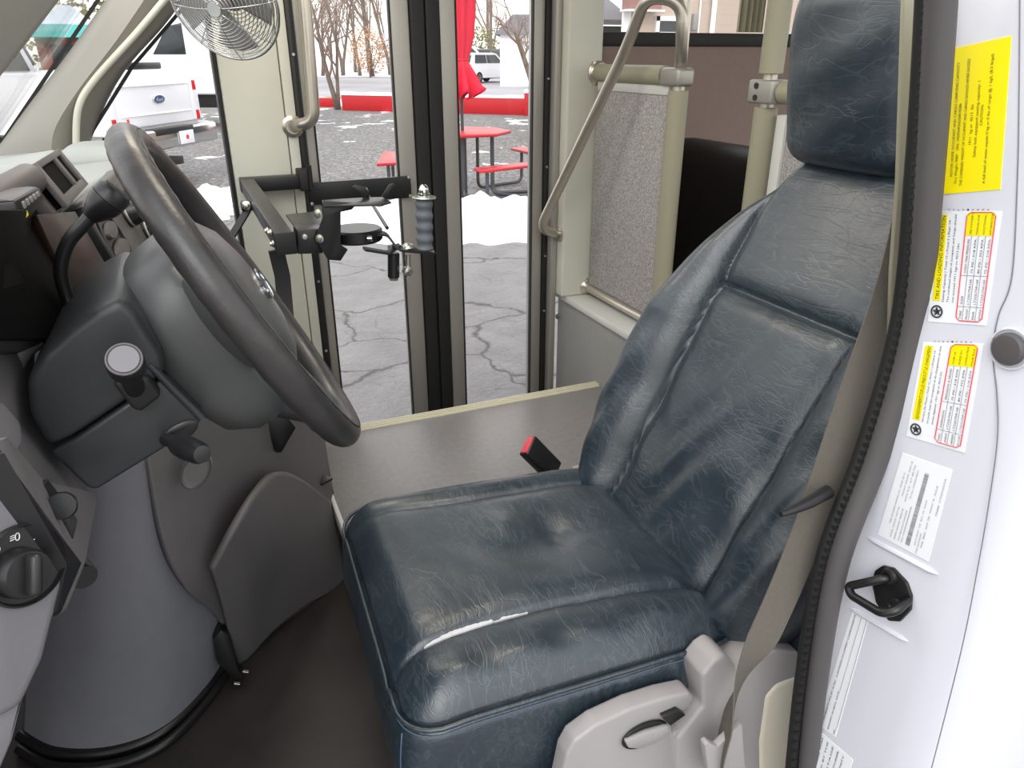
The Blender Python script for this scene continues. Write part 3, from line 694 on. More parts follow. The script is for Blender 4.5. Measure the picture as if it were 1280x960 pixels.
b = MB(); prism(b, [pq(-.06, -.05, -.014), pq(1.05, -.05, -.014), pq(1.06, 1.06, -.014), pq(-.06, 1.06, -.014)], -pn*.05, .006); obj('pod_body', b, m_dash, pod)
# centre stack
cs = empty('centre_stack', None, None); cs.parent = da
s4 = [Yp(97, 262, 1.13), Yp(148, 209, 1.46), Yp(208, 311, 1.46), Yp(153, 356, 1.13)]; cs.location = s4[0]-da.location
sn = (s4[1]-s4[0]).cross(s4[3]-s4[0]).normalized(); sn = sn if sn.dot(CC-s4[0]) > 0 else -sn
def sq_(u, v, d=0.): return (s4[0]*(1-u)*(1-v)+s4[1]*u*(1-v)+s4[2]*u*v+s4[3]*(1-u)*v)+sn*d
b = MB(); prism(b, [sq_(0, 0), sq_(1, 0), sq_(1, 1), sq_(0, 1)], -sn*.05, .006, 3); obj('stack_panel', b, m_dash, cs)
b = MB(); prism(b, [sq_(.0, .0, .006), sq_(.05, .0, .006), sq_(.05, 1.05, .006), sq_(0, 1.05, .006)], -sn*.02, .003); obj('stack_edge', b, m_blackplastic, cs)
sdn = (s4[3]-s4[0]).normalized(); sac = (s4[1]-s4[0]).normalized()
b = MB(); lathe(b, [(.052, -.002), (.054, .003), (.047, .004), (.045, .001), (0, .0008)], sq_(.22, .66), sn, 36, 1, 1.25, xdir=sac); o_v = obj('air_vent', b, m_blackplastic, cs)
b = MB()
for k in (-1, 0, 1): lathe(b, [(.038-.006*abs(k), .002), (.036-.006*abs(k), .007), (0, .008)], sq_(.22, .66)+sdn*k*.030, sn, 24, 1, .36, xdir=sac)
obj('vent_louvre', b, m_dash, o_v)
for (u, v) in ((.62, .42), (.80, .72)):
    b = MB(); lathe(b, [(.021, 0), (.020, .012), (.018, .022), (0, .023)], sq_(u, v), sn, 24); o = obj('knob', b, m_black, cs)
    b = MB(); lathe(b, [(.0205, .004), (.0212, .006), (.0205, .008)], sq_(u, v), sn, 24); obj('knob_ring', b, m_alu, o)
for (u, v, su, sv) in ((.78, .22, .05, .03), (.70, .12, .04, .02), (.86, .36, .04, .05), (.90, .50, .03, .06), (.62, .86, .05, .05), (.45, .28, .05, .02), (.50, .18, .04, .02)):
    b = MB(); prism(b, [sq_(u-su, v-sv), sq_(u+su, v-sv), sq_(u+su, v+sv), sq_(u-su, v+sv)], sn*.005, .0015); obj('switch', b, m_blackplastic, cs)
b = MB(); prism(b, [sq_(.86, .62, .001), sq_(.96, .62, .001), sq_(.96, .95, .001), sq_(.86, .95, .001)], sn*.002); 
obj('display', b, m_graypanel, cs)
b = MB()
for k in range(5): prism(b, [sq_(.87, .66+k*.055, .003), sq_(.95, .66+k*.055, .003), sq_(.95, .675+k*.055, .003), sq_(.87, .675+k*.055, .003)], sn*.0006)
obj('scale_marks', b, m_blackplastic, cs)
# lower panels around the column
b = MB(); slab(b, [Yp(-25, 405, .74), Yp(28, 405, .84), Yp(48, 418, .86), Yp(30, 470, .84), Yp(48, 520, .82), Yp(100, 580, .80), Yp(120, 640, .76), Yp(40, 610, .66), Yp(-25, 560, .60)], .03, .004); obj('column_surround', b, m_cover, da)
b = MB(); tube(b, crom([Yp(44, 424, .80), Yp(26, 440, .79), Yp(10, 470, .78), Yp(0, 505, .77), Yp(-14, 540, .76)], 6), .010, 12); obj('surround_bead', b, m_dashlow, da)
b = MB(); slab(b, [Yp(-25, 500, .64), Yp(5, 500, .68), Yp(28, 528, .69), Yp(32, 556, .67), Yp(20, 575, .64), Yp(-25, 560, .60)], .02, .006, 3); obj('surround_cheek', b, m_dashlow, da)
b = MB(); slab(b, [Yp(*p) for p in ((-15, 545, .545), (4, 548, .55), (60, 600, .62), (121, 615, .70), (122, 630, .69), (104, 706, .60), (84, 764, .555), (74, 770, .54), (94, 708, .535))], .02, .003); o_ts = obj('trim_strip', b, m_cover, da)
b = MB(); slab(b, [Yp(*p) for p in ((60, 598, .612), (78, 622, .622), (98, 650, .625), (92, 674, .60), (70, 648, .60), (52, 610, .60))], .006, .001); o_sr = obj('switch_recess', b, m_blackplastic, o_ts)
b = MB(); q = Yp(78, 632, .592); lathe(b, [(.011, 0), (.010, .008), (0, .009)], q, Yp(60, 640, .5)-q, 20); obj('dimmer_wheel', b, m_black, o_ts)
b = MB(); slab(b, [Yp(*p) for p in ((-15, 545, .538), (0, 556, .54), (96, 704, .528), (78, 768, .53), (72, 764, .52), (88, 705, .518), (0, 570, .52), (-15, 560, .52))], .02, .003); obj('edge_moulding', b, m_blackplastic, da)
LN = Vector((.66, -.72, .20)).normalized(); LP = Yp(30, 705, .51)
lp = lambda x, y: Np(x, y, LP, LN)
b = MB(); prism(b, [lp(*p) for p in ((-60, 540), (0, 568), (89, 704), (72, 768), (58, 825), (30, 885), (-10, 905), (-60, 905))], -LN*.05, .008, 3); o_lp = obj('driver_panel', b, m_dashlow, da, label='light grey end panel with the light switch')
b = MB(); prism(b, [lp(*p)-LN*.012 for p in ((66, 770), (76, 772), (50, 850), (30, 930), (5, 990), (-60, 990), (-60, 895), (28, 880), (52, 820))], -LN*.05, .006, 3); obj('panel_skirt', b, m_dashlow, da)
LX = (lp(60, 705)-lp(0, 705)).normalized(); LY = LN.cross(LX)
c = lp(28, 706); rl = (lp(28, 655)-lp(28, 757)).length/2
ls = empty('light_switch', None, None); ls.parent = da; ls.location = c-da.location
b = MB(); lathe(b, [(rl*1.02, -.001), (rl*1.03, .003), (rl*.98, .005), (rl*.95, .003), (rl*.93, .0012), (0, .0012)], c, LN, 40); obj('switch_bezel', b, m_blackplastic, ls)
cu_ = (lp(28, 655)-lp(28, 757)).normalized(); cu_ = (cu_-LN*cu_.dot(LN)).normalized(); cx_ = cu_.cross(LN)
if cx_.dot(CR) < 0: cx_ = -cx_
b = MB(); lathe(b, [(rl*.62, 0), (rl*.60, .012), (rl*.54, .016), (0, .017)], c-cu_*rl*.14-cx_*rl*.15, LN, 36); o = obj('switch_knob', b, m_black, ls)
b = MB(); box(b, c-cu_*rl*.14-cx_*rl*.15+LN*.02, (rl*.26, rl*1.0, .012), Matrix((cx_, cu_, LN)).transposed(), .003, 3); obj('knob_grip', b, m_blackplastic, o)
b = MB()
for i, (u, v) in enumerate(((-.62, .50), (-.20, .72), (.36, .66), (.66, .2))):
    q = c+cx_*rl*u+cu_*rl*v+LN*.0016
    if i == 0: tube(b, [q+(cx_*math.cos(t)+cu_*math.sin(t))*rl*.07 for t in np.linspace(0, 2*PI, 16, endpoint=False)], rl*.014, 5, closed=True)
    else:
        tube(b, [q+cx_*rl*(.05+.05*math.cos(t))+cu_*rl*.09*math.sin(t) for t in np.linspace(0, 2*PI, 16, endpoint=False)], rl*.013, 5, closed=True)
        for k in (-1, 0, 1): tube(b, [q+cu_*rl*.05*k-cx_*rl*.02, q+cu_*rl*(.05*k-.03)-cx_*rl*.12], rl*.012, 5)
obj('switch_symbols', b, m_whiteink, ls, label='white lamp symbols')
b = MB(); lathe(b, [(0, 0), (.012, 0), (.013, .003), (.012, .02)], Yp(105, 722, .70), (-.3, .9, 0), 18); obj('hood_release', b, m_black, da)

# small keypad stuck on the cluster
kp = empty('keypad', 'small dark keypad with row of pale buttons on the instrument cluster', 'keypad', loc=tuple(Yp(38, 265, .91)))
K4 = [Yp(22, 252, .88), Yp(48, 236, .93), Yp(55, 250, .93), Yp(31, 278, .88)]; kn = (K4[1]-K4[0]).cross(K4[3]-K4[0]).normalized(); kn = kn if kn.dot(CC-K4[0]) > 0 else -kn
def kq(u, v, d=0.): return (K4[0]*(1-u)*(1-v)+K4[1]*u*(1-v)+K4[2]*u*v+K4[3]*(1-u)*v)+kn*d
b = MB(); prism(b, [kq(-.1, -.1), kq(1.1, -.1), kq(1.1, 1.1), kq(-.1, 1.1)], -kn*.03, .003); obj('keypad_case', b, m_blackplastic, kp)
b = MB(); prism(b, [kq(-.10, -.22, -.010), kq(1.08, -.22, -.010), kq(1.08, -.10, -.002), kq(-.10, -.10, -.002)], -kn*.02, .002); obj('keypad_lid', b, m_dash, kp)
for k in range(5):
    b = MB(); u = .12+k*.17; prism(b, [kq(u, .10), kq(u+.09, .10), kq(u+.09, .45), kq(u, .45)], kn*.002, .0004); obj('button', b, m_graypanel, kp)
b = MB(); prism(b, [kq(.05, .62), kq(.20, .62), kq(.20, .85), kq(.05, .85)], kn*.001); obj('indicator', b, m_yellow, kp, label='yellow indicator')

# ================================================================== ENGINE COVER
ec = empty('engine_cover', 'grey moulded engine cover rising from the floor below the dashboard', 'engine cover', loc=(-.05, 1.45, .45))
fl = lambda x, y, up=0.: Zp(x, y, .452)+Vector((0, 0, up))
bot = [fl(28, 925), fl(70, 946), fl(140, 945), fl(205, 920), fl(258, 868), fl(296, 812), fl(330, 780)]
def up_from(p, px, py, dy=0.): return Yp(px, py, p.y+dy)
rows = [[up_from(p, x, y, .05) for p, (x, y) in zip(bot, ((40, 560), (85, 560), (130, 560), (180, 545), (225, 530), (270, 520), (310, 515)))],
        [up_from(p, x, y, .03) for p, (x, y) in zip(bot, ((38, 690), (85, 695), (135, 700), (195, 690), (250, 670), (290, 650), (330, 640)))],
        [up_from(p, x, y, .012) for p, (x, y) in zip(bot, ((32, 820), (78, 830), (135, 830), (205, 812), (262, 780), (298, 745), (336, 715)))], bot]
b = MB(); surf(b, rows, 8, .02); obj('side_panel', b, m_kick, ec, 180, label='light grey carpeted side panel')
drow = [[(175, 520, 1.22), (235, 490, 1.27), (295, 468, 1.36), (345, 475, 1.48), (404, 532, 1.82)],
        [(203, 672, 1.19), (250, 640, 1.23), (300, 612, 1.31), (345, 588, 1.42), (414, 600, 1.68)],
        [(234, 738, 1.20), (268, 715, 1.23), (302, 690, 1.31), (348, 655, 1.40), (426, 655, 1.58)],
        [(272, 772, 1.26), (292, 765, 1.28), (322, 745, 1.33), (366, 710, 1.40), (428, 690, 1.53)],
        [(297, 828, 1.315), (308, 826, 1.32), (342, 790, 1.37), (386, 758, 1.43), (432, 728, 1.51)]]
b = MB(); surf(b, [[Yp(*p) for p in r] for r in drow], 9, .02); o_cv = obj('rear_moulding', b, m_cover, ec, 180, label='dark grey rear moulding with an oval recess')
lr = [[(266, 712, 1.17), (292, 664, 1.18), (322, 615, 1.24), (346, 590, 1.35), (376, 598, 1.47), (415, 628, 1.60)],
      [(278, 752, 1.215), (306, 715, 1.225), (338, 680, 1.28), (366, 660, 1.36), (396, 660, 1.46), (424, 672, 1.545)],
      [(288, 795, 1.26), (312, 778, 1.28), (342, 748, 1.33), (376, 722, 1.38), (404, 708, 1.44), (430, 704, 1.515)],
      [(298, 830, 1.305), (312, 823, 1.315), (344, 788, 1.36), (384, 757, 1.42), (410, 742, 1.455), (434, 726, 1.50)]]
b = MB(); surf(b, [[Yp(*p) for p in r] for r in lr], 7, .012); obj('foot_bulge', b, m_cover, o_cv, 180)
c = Yp(246, 588, 1.19); b = MB(); dd = (Yp(262, 560, 1.2)-Yp(236, 606, 1.2)).normalized()
lathe(b, [(.031, 0), (.032, .003), (.029, .005), (.026, .001), (0, -.004)], c, (-.15, -1, .25), 30, 1.1, .72, xdir=dd); obj('oval_recess', b, m_cover, o_cv)
for k, (off, r, z) in enumerate(((0., .011, .012), (-.028, .009, .008))):
    b = MB(); pts = crom([p+Vector((0, off, z)) for p in bot[:6]], 8); tube(b, pts, r, 12); obj('floor_gasket', b, m_black, ec, 80)
b = MB(); slab(b, [Yp(*p, 1.245) for p in ((266, 800), (276, 788), (287, 795), (298, 838), (306, 846), (296, 852), (272, 830))], .03, .003); o_l = obj('latch', b, m_black, ec, label='black clamp latch')
for px, py in ((303, 839), (292, 854)):
    b = MB(); q = Yp(px, py, 1.235); cyl(b, q, q+Vector((.010, 0, -.006)), .0035, 10); obj('latch_pin', b, m_chrome, o_l)
b = MB(); slab(b, [Yp(*p, 1.42) for p in ((325, 515), (352, 512), (370, 535), (352, 566), (345, 566))], .01, .002); obj('top_bracket', b, m_black, ec)
b = MB(); box(b, Yp(404, 600, 1.62)+Vector((0, 0, .0)), (.035, .03, .006), Matrix.Rotation(.5, 3, 'Z'), .001); obj('edge_clip', b, m_black, ec)

# ================================================================== MANUAL DOOR OPENER
do = empty('door_opener', 'black manual door opener arm with grey foam grip in front of the glass door', 'door opener', loc=(.17, 2.2, 1.25))
A0 = Yp(303, 226, 2.215); AX, AZ = A0.x+.012, A0.z-.010
b = MB(); box2(b, (AX-.02, 2.195, AZ-.020), (.318, 2.235, AZ+.018), .003); obj('mount_bar', b, m_black, do)
b = MB(); box2(b, (.296, 2.185, AZ-.025), (.330, 2.255, AZ+.032), .004); o = obj('mount_hinge', b, m_blackmatte, do)
b = MB(); cyl(b, (.325, 2.185, AZ-.02), (.325, 2.185, AZ+.045), .007); obj('hinge_pin', b, m_black, o)
YE = 1.46
b = MB(); box2(b, (AX-.018, YE, AZ-.021), (AX+.018, 2.2, AZ+.017), .003); o_arm = obj('arm_tube', b, m_black, do)
b = MB(); box2(b, (AX-.020, YE-.003, AZ-.024), (AX+.020, YE+.004, AZ+.019), .002); obj('end_cap', b, m_blackmatte, do)
for y, z in ((1.52, .008), (1.58, .0), (1.50, -.01)): b = MB(); lathe(b, [(.007, 0), (.007, .003), (.0045, .004), (.004, .007), (0, .0075)], (AX-.018, y, AZ+z), (-1, 0, 0), 10); obj('bolt', b, m_zinc, o_arm)
# small folding stay with bolt
q = Yp(309, 257, 1.95); b = MB(); box(b, q, (.03, .03, .022), None, .003); obj('stay_bracket', b, m_black, do)
b = MB(); lathe(b, [(.011, 0), (.011, .003), (.006, .005), (.005, .010), (0, .011)], Yp(308, 257, 1.93), (-.2, -1, .2), 14); obj('bolt', b, m_zinc, do)
b = MB(); ribbon(b, [Yp(310, 262, 1.94), Yp(288, 298, 1.9), Yp(270, 325, 1.88)], (1, 0, .5), .018, .006); obj('stay', b, m_black, do)
b = MB(); ribbon(b, [Yp(345, 312, YE+.02), Yp(353, 345, YE+.03), Yp(358, 400, YE+.02), Yp(352, 530, 1.44)], (1, 0, 0), .030, .006); obj('strut', b, m_black, do)
# pivot box, top plate, drum
PY = 1.50
b = MB(); slab(b, [Yp(*p, PY-.02) for p in ((371, 287), (404, 286), (404, 317), (372, 318))], .05, .003); o_pb = obj('pivot_box', b, m_black, do)
b = MB(); lathe(b, [(.006, 0), (.005, .003), (0, .004)], Yp(381, 296, PY-.021), (0, -1, 0), 12); obj('bolt', b, m_zinc, o_pb)
b = MB(); prism(b, [Zp(*p, AZ+.014) for p in ((357, 268), (395, 264), (420, 284), (372, 288))], (0, 0, -.004), .001); obj('box_lid', b, m_black, o_pb)
dc = Yp(446, 292, PY+.03)
b = MB(); cyl(b, dc+Vector((0, 0, -.014)), dc+Vector((0, 0, .012)), .053, 36, .004); obj('drum', b, m_black, do)
b = MB(); cyl(b, dc+Vector((.01, -.056, .0)), dc+Vector((.018, -.06, .0)), .006, 10); obj('drum_bolt', b, m_chrome, do)
TZ = Yp(445, 250, PY).z
b = MB(); prism(b, [Zp(*p, TZ) for p in ((402, 250), (448, 247), (478, 246), (489, 252), (478, 255), (405, 257))], (0, 0, -.004), .001); o_tp = obj('top_plate', b, m_black, do)
b = MB(); slab(b, [Yp(*p, PY+.02) for p in ((462, 248), (462, 240), (456, 234), (444, 231), (440, 234), (450, 241), (455, 249))], .003, .001); obj('finger_tab', b, m_black, o_tp)
b = MB(); slab(b, [Yp(*p, PY) for p in ((477, 246), (486, 231), (492, 229), (494, 234), (486, 248))], .003, .001); obj('finger_tab', b, m_black, o_tp)
b = MB(); slab(b, [Yp(*p, PY-.03) for p in ((404, 251), (447, 254), (440, 262), (426, 265), (426, 306), (435, 312), (426, 326), (410, 325), (394, 299), (404, 270))], .004, .001); o_vp = obj('side_plate', b, m_black, do)
for px, py in ((398, 267), (400, 298)): b = MB(); lathe(b, [(.0085, 0), (.0085, .004), (.005, .005), (.004, .012), (0, .013)], Yp(px, py, PY-.03), (-.5, -1, 0), 10); obj('bolt', b, m_zinc, o_vp)
b = MB(); cyl(b, Yp(413, 257, PY-.01), Yp(417, 318, PY-.01), .006); obj('pivot_post', b, m_black, do)
# crank lever to the grip
GY = PY
b = MB(); ribbon(b, fillet([Yp(462, 291, GY+.01), Yp(483, 292, GY), Yp(497, 311, GY-.01), Yp(541, 315, GY-.01)], .01, 4), (.1, 1, 0), .034, .005); obj('crank_lever', b, m_black, do)
b = MB(); ribbon(b, [Yp(455, 311, GY), Yp(485, 316, GY), Yp(500, 306, GY)], (.1, 1, 0), .024, .005); obj('link_plate', b, m_black, do)
g0, g1 = Yp(531, 312, GY-.005), Yp(530, 248, GY-.005); ga = g1-g0; GL = ga.length
prof = [(.0, 0), (.0175, 0), (.0185, .004)]
for k in range(30): u = .05+.9*k/29; prof.append((.0170+.0016*math.cos(u*2*PI*4.5), GL*u))
prof += [(.017, GL*.97), (.013, GL), (0, GL)]
b = MB(); lathe(b, prof, g0, ga, 24); obj('grip', b, m_grip, do, 180, label='grey foam grip with finger grooves')
b = MB(); lathe(b, [(.0, 0), (.024, 0), (.025, .002), (.024, .004), (0, .004)], g1, ga, 28); obj('grip_washer', b, m_zinc, do); b = MB(); lathe(b, [(.019, 0), (.020, .002), (.019, .004)], g0-ga.normalized()*.005, ga, 28); obj('grip_washer', b, m_zinc, do)
b = MB(); lathe(b, [(.012, .004), (.012, .010), (.0105, .011), (.0105, .018), (.008, .025), (.004, .028), (0, .0285)], g1, ga, 16); obj('acorn_nut', b, m_chrome, do)
b = MB(); cyl(b, Yp(492, 316, GY), Yp(492, 347, GY), .0125, 18, .002); o = obj('pivot_sleeve', b, m_black, do)
for pa, pb, r in (((492, 346), (492, 350), .010), ((489, 311), (489, 306), .008)): b = MB(); cyl(b, Yp(*pa, GY), Yp(*pb, GY), r, 6); obj('bolt', b, m_zinc, o)
b = MB(); cyl(b, Yp(510, 318, GY), Yp(510, 345, GY), .006, 12); lathe(b, [(.010, 0), (.010, .012), (.006, .014), (.006, .02), (0, .02)], Yp(507, 338, GY), (.3, -1, 0), 6); obj('cross_bolt', b, m_zinc, do)
b = MB(); lathe(b, [(.015, 0), (.013, .004), (.006, .008), (0, .0085)], Yp(510, 309, GY-.005), (0, 0, 1), 16); obj('carriage_bolt', b, m_zinc, do)
b = MB(); slab(b, [Yp(*p, 2.262) for p in ((384, 229), (513, 220), (515, 247), (388, 257))], .008, .001); o_lb = obj('door_link_bar', b, m_black, do)
for px, py in ((387, 232), (390, 255), (511, 222), (513, 245)): b = MB(); lathe(b, [(.006, 0), (.005, .003), (0, .004)], Yp(px, py, 2.262), (0, -1, 0), 10); obj('bolt', b, m_zinc, o_lb)
b = MB(); tube(b, [Yp(458, 235, 2.24), Yp(462, 250, 1.9), Yp(484, 285, 1.56)], .004, 8); obj('pull_rod', b, m_black, do)
# ================================================================== RAILS AND MODESTY PANELS
b = MB(); tube(b, fillet([Yp(376, -60, 2.2), Yp(381, 0, 2.2), Yp(393, 152, 2.2), Yp(366, 158, 2.235)], .05, 8), .017, 18)
e = empty('grab_rail', 'vertical stainless grab rail curving into the beige door post', 'grab rail', loc=tuple(Yp(393, 152, 2.2)))
obj('rail_tube', b, m_steel, e, 180)
b = MB(); lathe(b, [(.03, 0), (.03, .003), (.024, .006), (.02, .01)], Yp(366, 158, 2.252), (0, -1, 0), 20); obj('flange', b, m_steel, e)

dg = empty('diagonal_handrail', 'diagonal stainless handrail from the stanchion down to the white door post', 'handrail', loc=tuple(Yp(690, 292, 2.2)))
b = MB(); tube(b, fillet([Yp(851, 88, 1.76), Yp(853, 2, 1.76), Yp(808, -6, 1.80), Yp(784, 58, 1.90), Yp(674, 287, 2.2), Yp(703, 294, 2.225)], .07, 8), .0155, 16); obj('rail_tube', b, m_steel, dg, 180)
b = MB(); q = Yp(699, 293, 2.225); lathe(b, [(.024, 0), (.024, .004), (.018, .008), (.014, .012)], Vector((1.139, q.y, q.z)), (-1, 0, 0), 20); obj('flange', b, m_steel, dg)

SX, SYY = 1.25, 1.768
def stanchion(name, label, x, y, segs, bracket):
    e = empty(name, label, 'stanchion', loc=(x, y, .45))
    b = MB(); cyl(b, (x, y, .45), (x, y, 2.36), .0165, 18); obj('pole', b, m_steel, e)
    for z0, z1 in segs:
        b = MB(); cyl(b, (x, y, z0), (x, y, z1), .0275, 22, .002); obj('padded_sleeve', b, m_pad, e)
    return e
s1 = stanchion('stanchion', 'padded stanchion pole at the near end of the grey carpeted modesty panel', SX, SYY, [(.9, 1.532)], None)
b = MB(); box2(b, (SX-.026, SYY-.03, 1.542), (SX+.028, SYY+.06, 1.588), .01, 3); obj('rail_clamp', b, m_alu, s1)
pr_ = Xp(728, 93, SX-.012)
mp = empty('modesty_panel', 'grey carpeted modesty panel hung below a padded rail beside the door', 'panel', loc=(SX, 2.0, .85))
b = MB(); cyl(b, (SX-.004, SYY+.06, 1.567), (SX-.004, 2.19, 1.567), .026, 22, .002); obj('padded_rail', b, m_pad, mp)
b = MB(); lathe(b, [(.036, 0), (.036, .004), (.03, .008), (.027, .012)], (SX-.004, 2.199, 1.567), (0, -1, 0), 22)
for k in range(3): cyl(b, (SX-.004+.033*math.cos(k*2.1), 2.2, 1.567+.033*math.sin(k*2.1)), (SX-.004+.033*math.cos(k*2.1), 2.192, 1.567+.033*math.sin(k*2.1)), .006, 8)
obj('rail_flange', b, m_steel, mp)
b = MB(); box2(b, (SX-.008, SYY+.028, .885), (SX+.010, 2.195, 1.522), .003); obj('carpet_board', b, m_fabric, mp)
b = MB(); box2(b, (SX-.012, SYY+.028, 1.518), (SX+.014, 2.185, 1.543), .002); obj('top_channel', b, m_ledge, mp)
b = MB(); cyl(b, (SX-.012, SYY+.02, .872), (SX-.012, 2.20, .872), .014, 16); obj('lower_rail', b, m_steel, mp)
b = MB(); lathe(b, [(.026, 0), (.026, .004), (.018, .01), (.015, .02)], (SX-.012, 2.199, .872), (0, -1, 0), 20)
for s in (-1, 1): cyl(b, (SX-.012, 2.2, .872+s*.028), (SX-.012, 2.19, .872+s*.028), .006, 8)
obj('rail_flange', b, m_steel, mp)

q = Xp(960, 118, 1.30); X2, Y2 = 1.30, q.y
s2 = stanchion('stanchion', 'padded stanchion pole with two-bolt clamp beside the driver seat headrest', X2, Y2, [(.9, 1.505), (1.578, 2.30)], None)
b = MB(); box2(b, (X2-.034, Y2-.05, 1.514), (X2+.028, Y2+.034, 1.566), .006, 3); o = obj('clamp', b, m_alu, s2)
for z in (1.527, 1.553): b = MB(); cyl(b, (X2-.036, Y2+.004, z), (X2-.033, Y2+.004, z), .007, 12); obj('clamp_bolt', b, m_screw, o)
m2 = empty('modesty_panel', 'grey carpeted partition with white edge channel behind the driver seat', 'panel', loc=(X2+.02, 1.1, .5))
b = MB(); box2(b, (X2+.012, .72, .5), (X2+.028, Y2-.06, 1.49), .003); obj('carpet_board', b, m_fabric, m2)
b = MB(); box2(b, (X2+.004, Y2-.066, .5), (X2+.036, Y2-.035, 1.49), .002); obj('edge_channel', b, m_ledge, m2)
b = MB(); cyl(b, (X2, .72, 1.54), (X2, Y2-.05, 1.54), .026, 20, .002); obj('padded_rail', b, m_pad, m2)

# passenger seat behind the panel
ps = empty('passenger_seat', 'black vinyl passenger seat seen through the gap behind the modesty panel', 'seat', loc=(1.78, 1.86, .45))
V, F = rbox((.06, .41, .34), (.05, .09, .06), (10, 30, 30)); V = V+np.array((1.56, 1.86, 1.02)); V[:, 0] += (V[:, 2]-.8)*.10; obj('backrest', (V, F), m_blackseat, ps, 180)
V, F = rbox((.22, .41, .06), (.05, .06, .05), (20, 30, 8)); V = V+np.array((1.56, 1.86, .62)); obj('cushion', (V, F), m_blackseat, ps, 180)
b = MB(); box2(b, (1.42, 1.55, .45), (1.70, 2.2, .55), .02); obj('frame', b, m_blackplastic, ps)
b = MB(); box2(b, (1.172, .5, .35), (4.2, 2.3, .45)); struct('floor_aisle', b, m_floor)

# folded blind at the bus window
cu = empty('window_blind', 'pale pleated blind hanging at the right end of the bus window', 'blind', loc=tuple(Yp(935, 42, 2.27)))
b = MB(); a0, a1 = Yp(921, 42, 2.275), Yp(951, 42, 2.275)
n = 30; top = []; 
for i in range(n+1): t = i/n; p = a0.lerp(a1, t); top.append(Vector((p.x, 2.268+.012*math.sin(t*PI*9), 1.69)))
prism(b, top+[p+Vector((0, .006, 0)) for p in top[::-1]], (0, 0, .6)); obj('pleats', b, m_pad, cu, 60)

# dash fan with concentric wire guard
fc_ = Yp(279, 2, 1.80); fa = (CC-fc_).normalized(); fa = (fa*.75-CR*.42-CU*.36).normalized()
fan = empty('dash_fan', 'small fan with concentric chrome wire guard hanging at the windshield pillar', 'fan', loc=tuple(fc_))
x_, y_, _a = frame_of(fa)
b = MB()
for sgn in (1, -1):
    for k in range(15):
        r = .010+.0072*k; d = .036*(1-(r/.116)**2)+.004
        tube(b, [fc_+fa*sgn*d+(x_*math.cos(t)+y_*math.sin(t))*r for t in np.linspace(0, 2*PI, 40, endpoint=False)], .0011, 5, closed=True)
    for k in range(8):
        t = 2*PI*k/8; tube(b, [fc_+fa*sgn*(.036*(1-(r/.116)**2)+.004)+(x_*math.cos(t)+y_*math.sin(t))*r for r in np.linspace(.01, .116, 10)], .0012, 5)
tube(b, [fc_+(x_*math.cos(t)+y_*math.sin(t))*.118 for t in np.linspace(0, 2*PI, 48, endpoint=False)], .003, 8, closed=True)
obj('wire_guard', b, m_chrome, fan, 180)
b = MB(); lathe(b, [(0, .044), (.014, .043), (.016, .038), (0, .038)], fc_, fa, 20); obj('guard_badge', b, m_chrome, fan)
b = MB(); lathe(b, [(0, .02), (.016, .018), (.018, -.02), (.030, -.03), (.030, -.085), (.02, -.095), (0, -.095)], fc_, fa, 20); obj('motor', b, m_seatgrey, fan)
for k in range(4):
    b = MB(); t0 = k*PI/2; g = []
    for r in np.linspace(.018, .10, 6): g.append([fc_+(x_*math.cos(t0+u*.55)+y_*math.sin(t0+u*.55))*r+fa*(.010*u) for u in np.linspace(-1, 1, 6)])
    surf(b, g, 2, .0015); obj('blade', b, m_graypanel, fan, 180)
b = MB(); tube(b, [fc_-fa*.07, fc_-fa*.08+Vector((.01, .05, .10)), fc_+Vector((.02, .18, .30)), Vector((fc_.x+.03, 2.2, 2.36))], .009, 10); obj('stand', b, m_seatgrey, fan)

# sun visor folded over the windscreen
b = MB(); V4 = [Yp(-60, 180, .72), Yp(-2, 110, .76), Yp(40, 56, .80), Yp(84, -2, .84), Yp(150, -80, .9), Yp(150, -260, .9), Yp(-60, -200, .72)]
slab(b, V4, .022, .009, 4); e = empty('sun_visor', 'pale grey sun visor board at the upper left of the windshield', 'sun visor', loc=tuple(V4[2])); obj('visor_board', b, m_pillar, e)
b = MB(); tube(b, [V4[5], V4[5]+Vector((.0, .03, .12)), V4[5]+Vector((.0, .05, .4))], .006, 10); obj('pivot_rod', b, m_chrome, e)

# ================================================================== ON THE WHITE PILLAR: striker, bumper, stickers
ds = empty('door_striker', 'black steel door striker loop bolted to the white door pillar', 'door striker', loc=tuple(Xp(1115, 742, JX)))
b = MB(); prism(b, [Xp(*p, JX) for p in ((1106, 706), (1119, 709), (1136, 727), (1142, 744), (1141, 762), (1128, 776), (1114, 775), (1098, 752), (1093, 726), (1097, 712))], (-.005, 0, 0), .0015); o_pl = obj('base_plate', b, m_black, ds)
b = MB(); tube(b, fillet([Xp(1112, 722, JX-.006), Xp(1092, 726, JX-.018), Xp(1060, 733, JX-.028), Xp(1064, 744, JX-.032), Xp(1102, 767, JX-.036), Xp(1120, 764, JX-.028), Xp(1135, 750, JX-.006)], .008, 6), .0052, 12); obj('loop', b, m_black, ds, 180)
for p in ((1112, 720), (1120, 757)): b = MB(); lathe(b, [(.010, 0), (.009, .004), (.006, .005), (.005, .003), (0, .003)], Xp(*p, JX-.005), (-1, 0, 0), 16); obj('screw', b, m_blackplastic, ds)
b = MB(); q = Xp(1262, 436, JX-.001); lathe(b, [(.0155, 0), (.0155, .003), (.0135, .006), (.006, .007), (0, .0065)], q, (-1, 0, 0), 28); 
e = empty('rubber_bumper', 'round grey rubber bumper plug beside the tire stickers', 'bumper', loc=tuple(q)); obj('plug', b, m_seal, e)
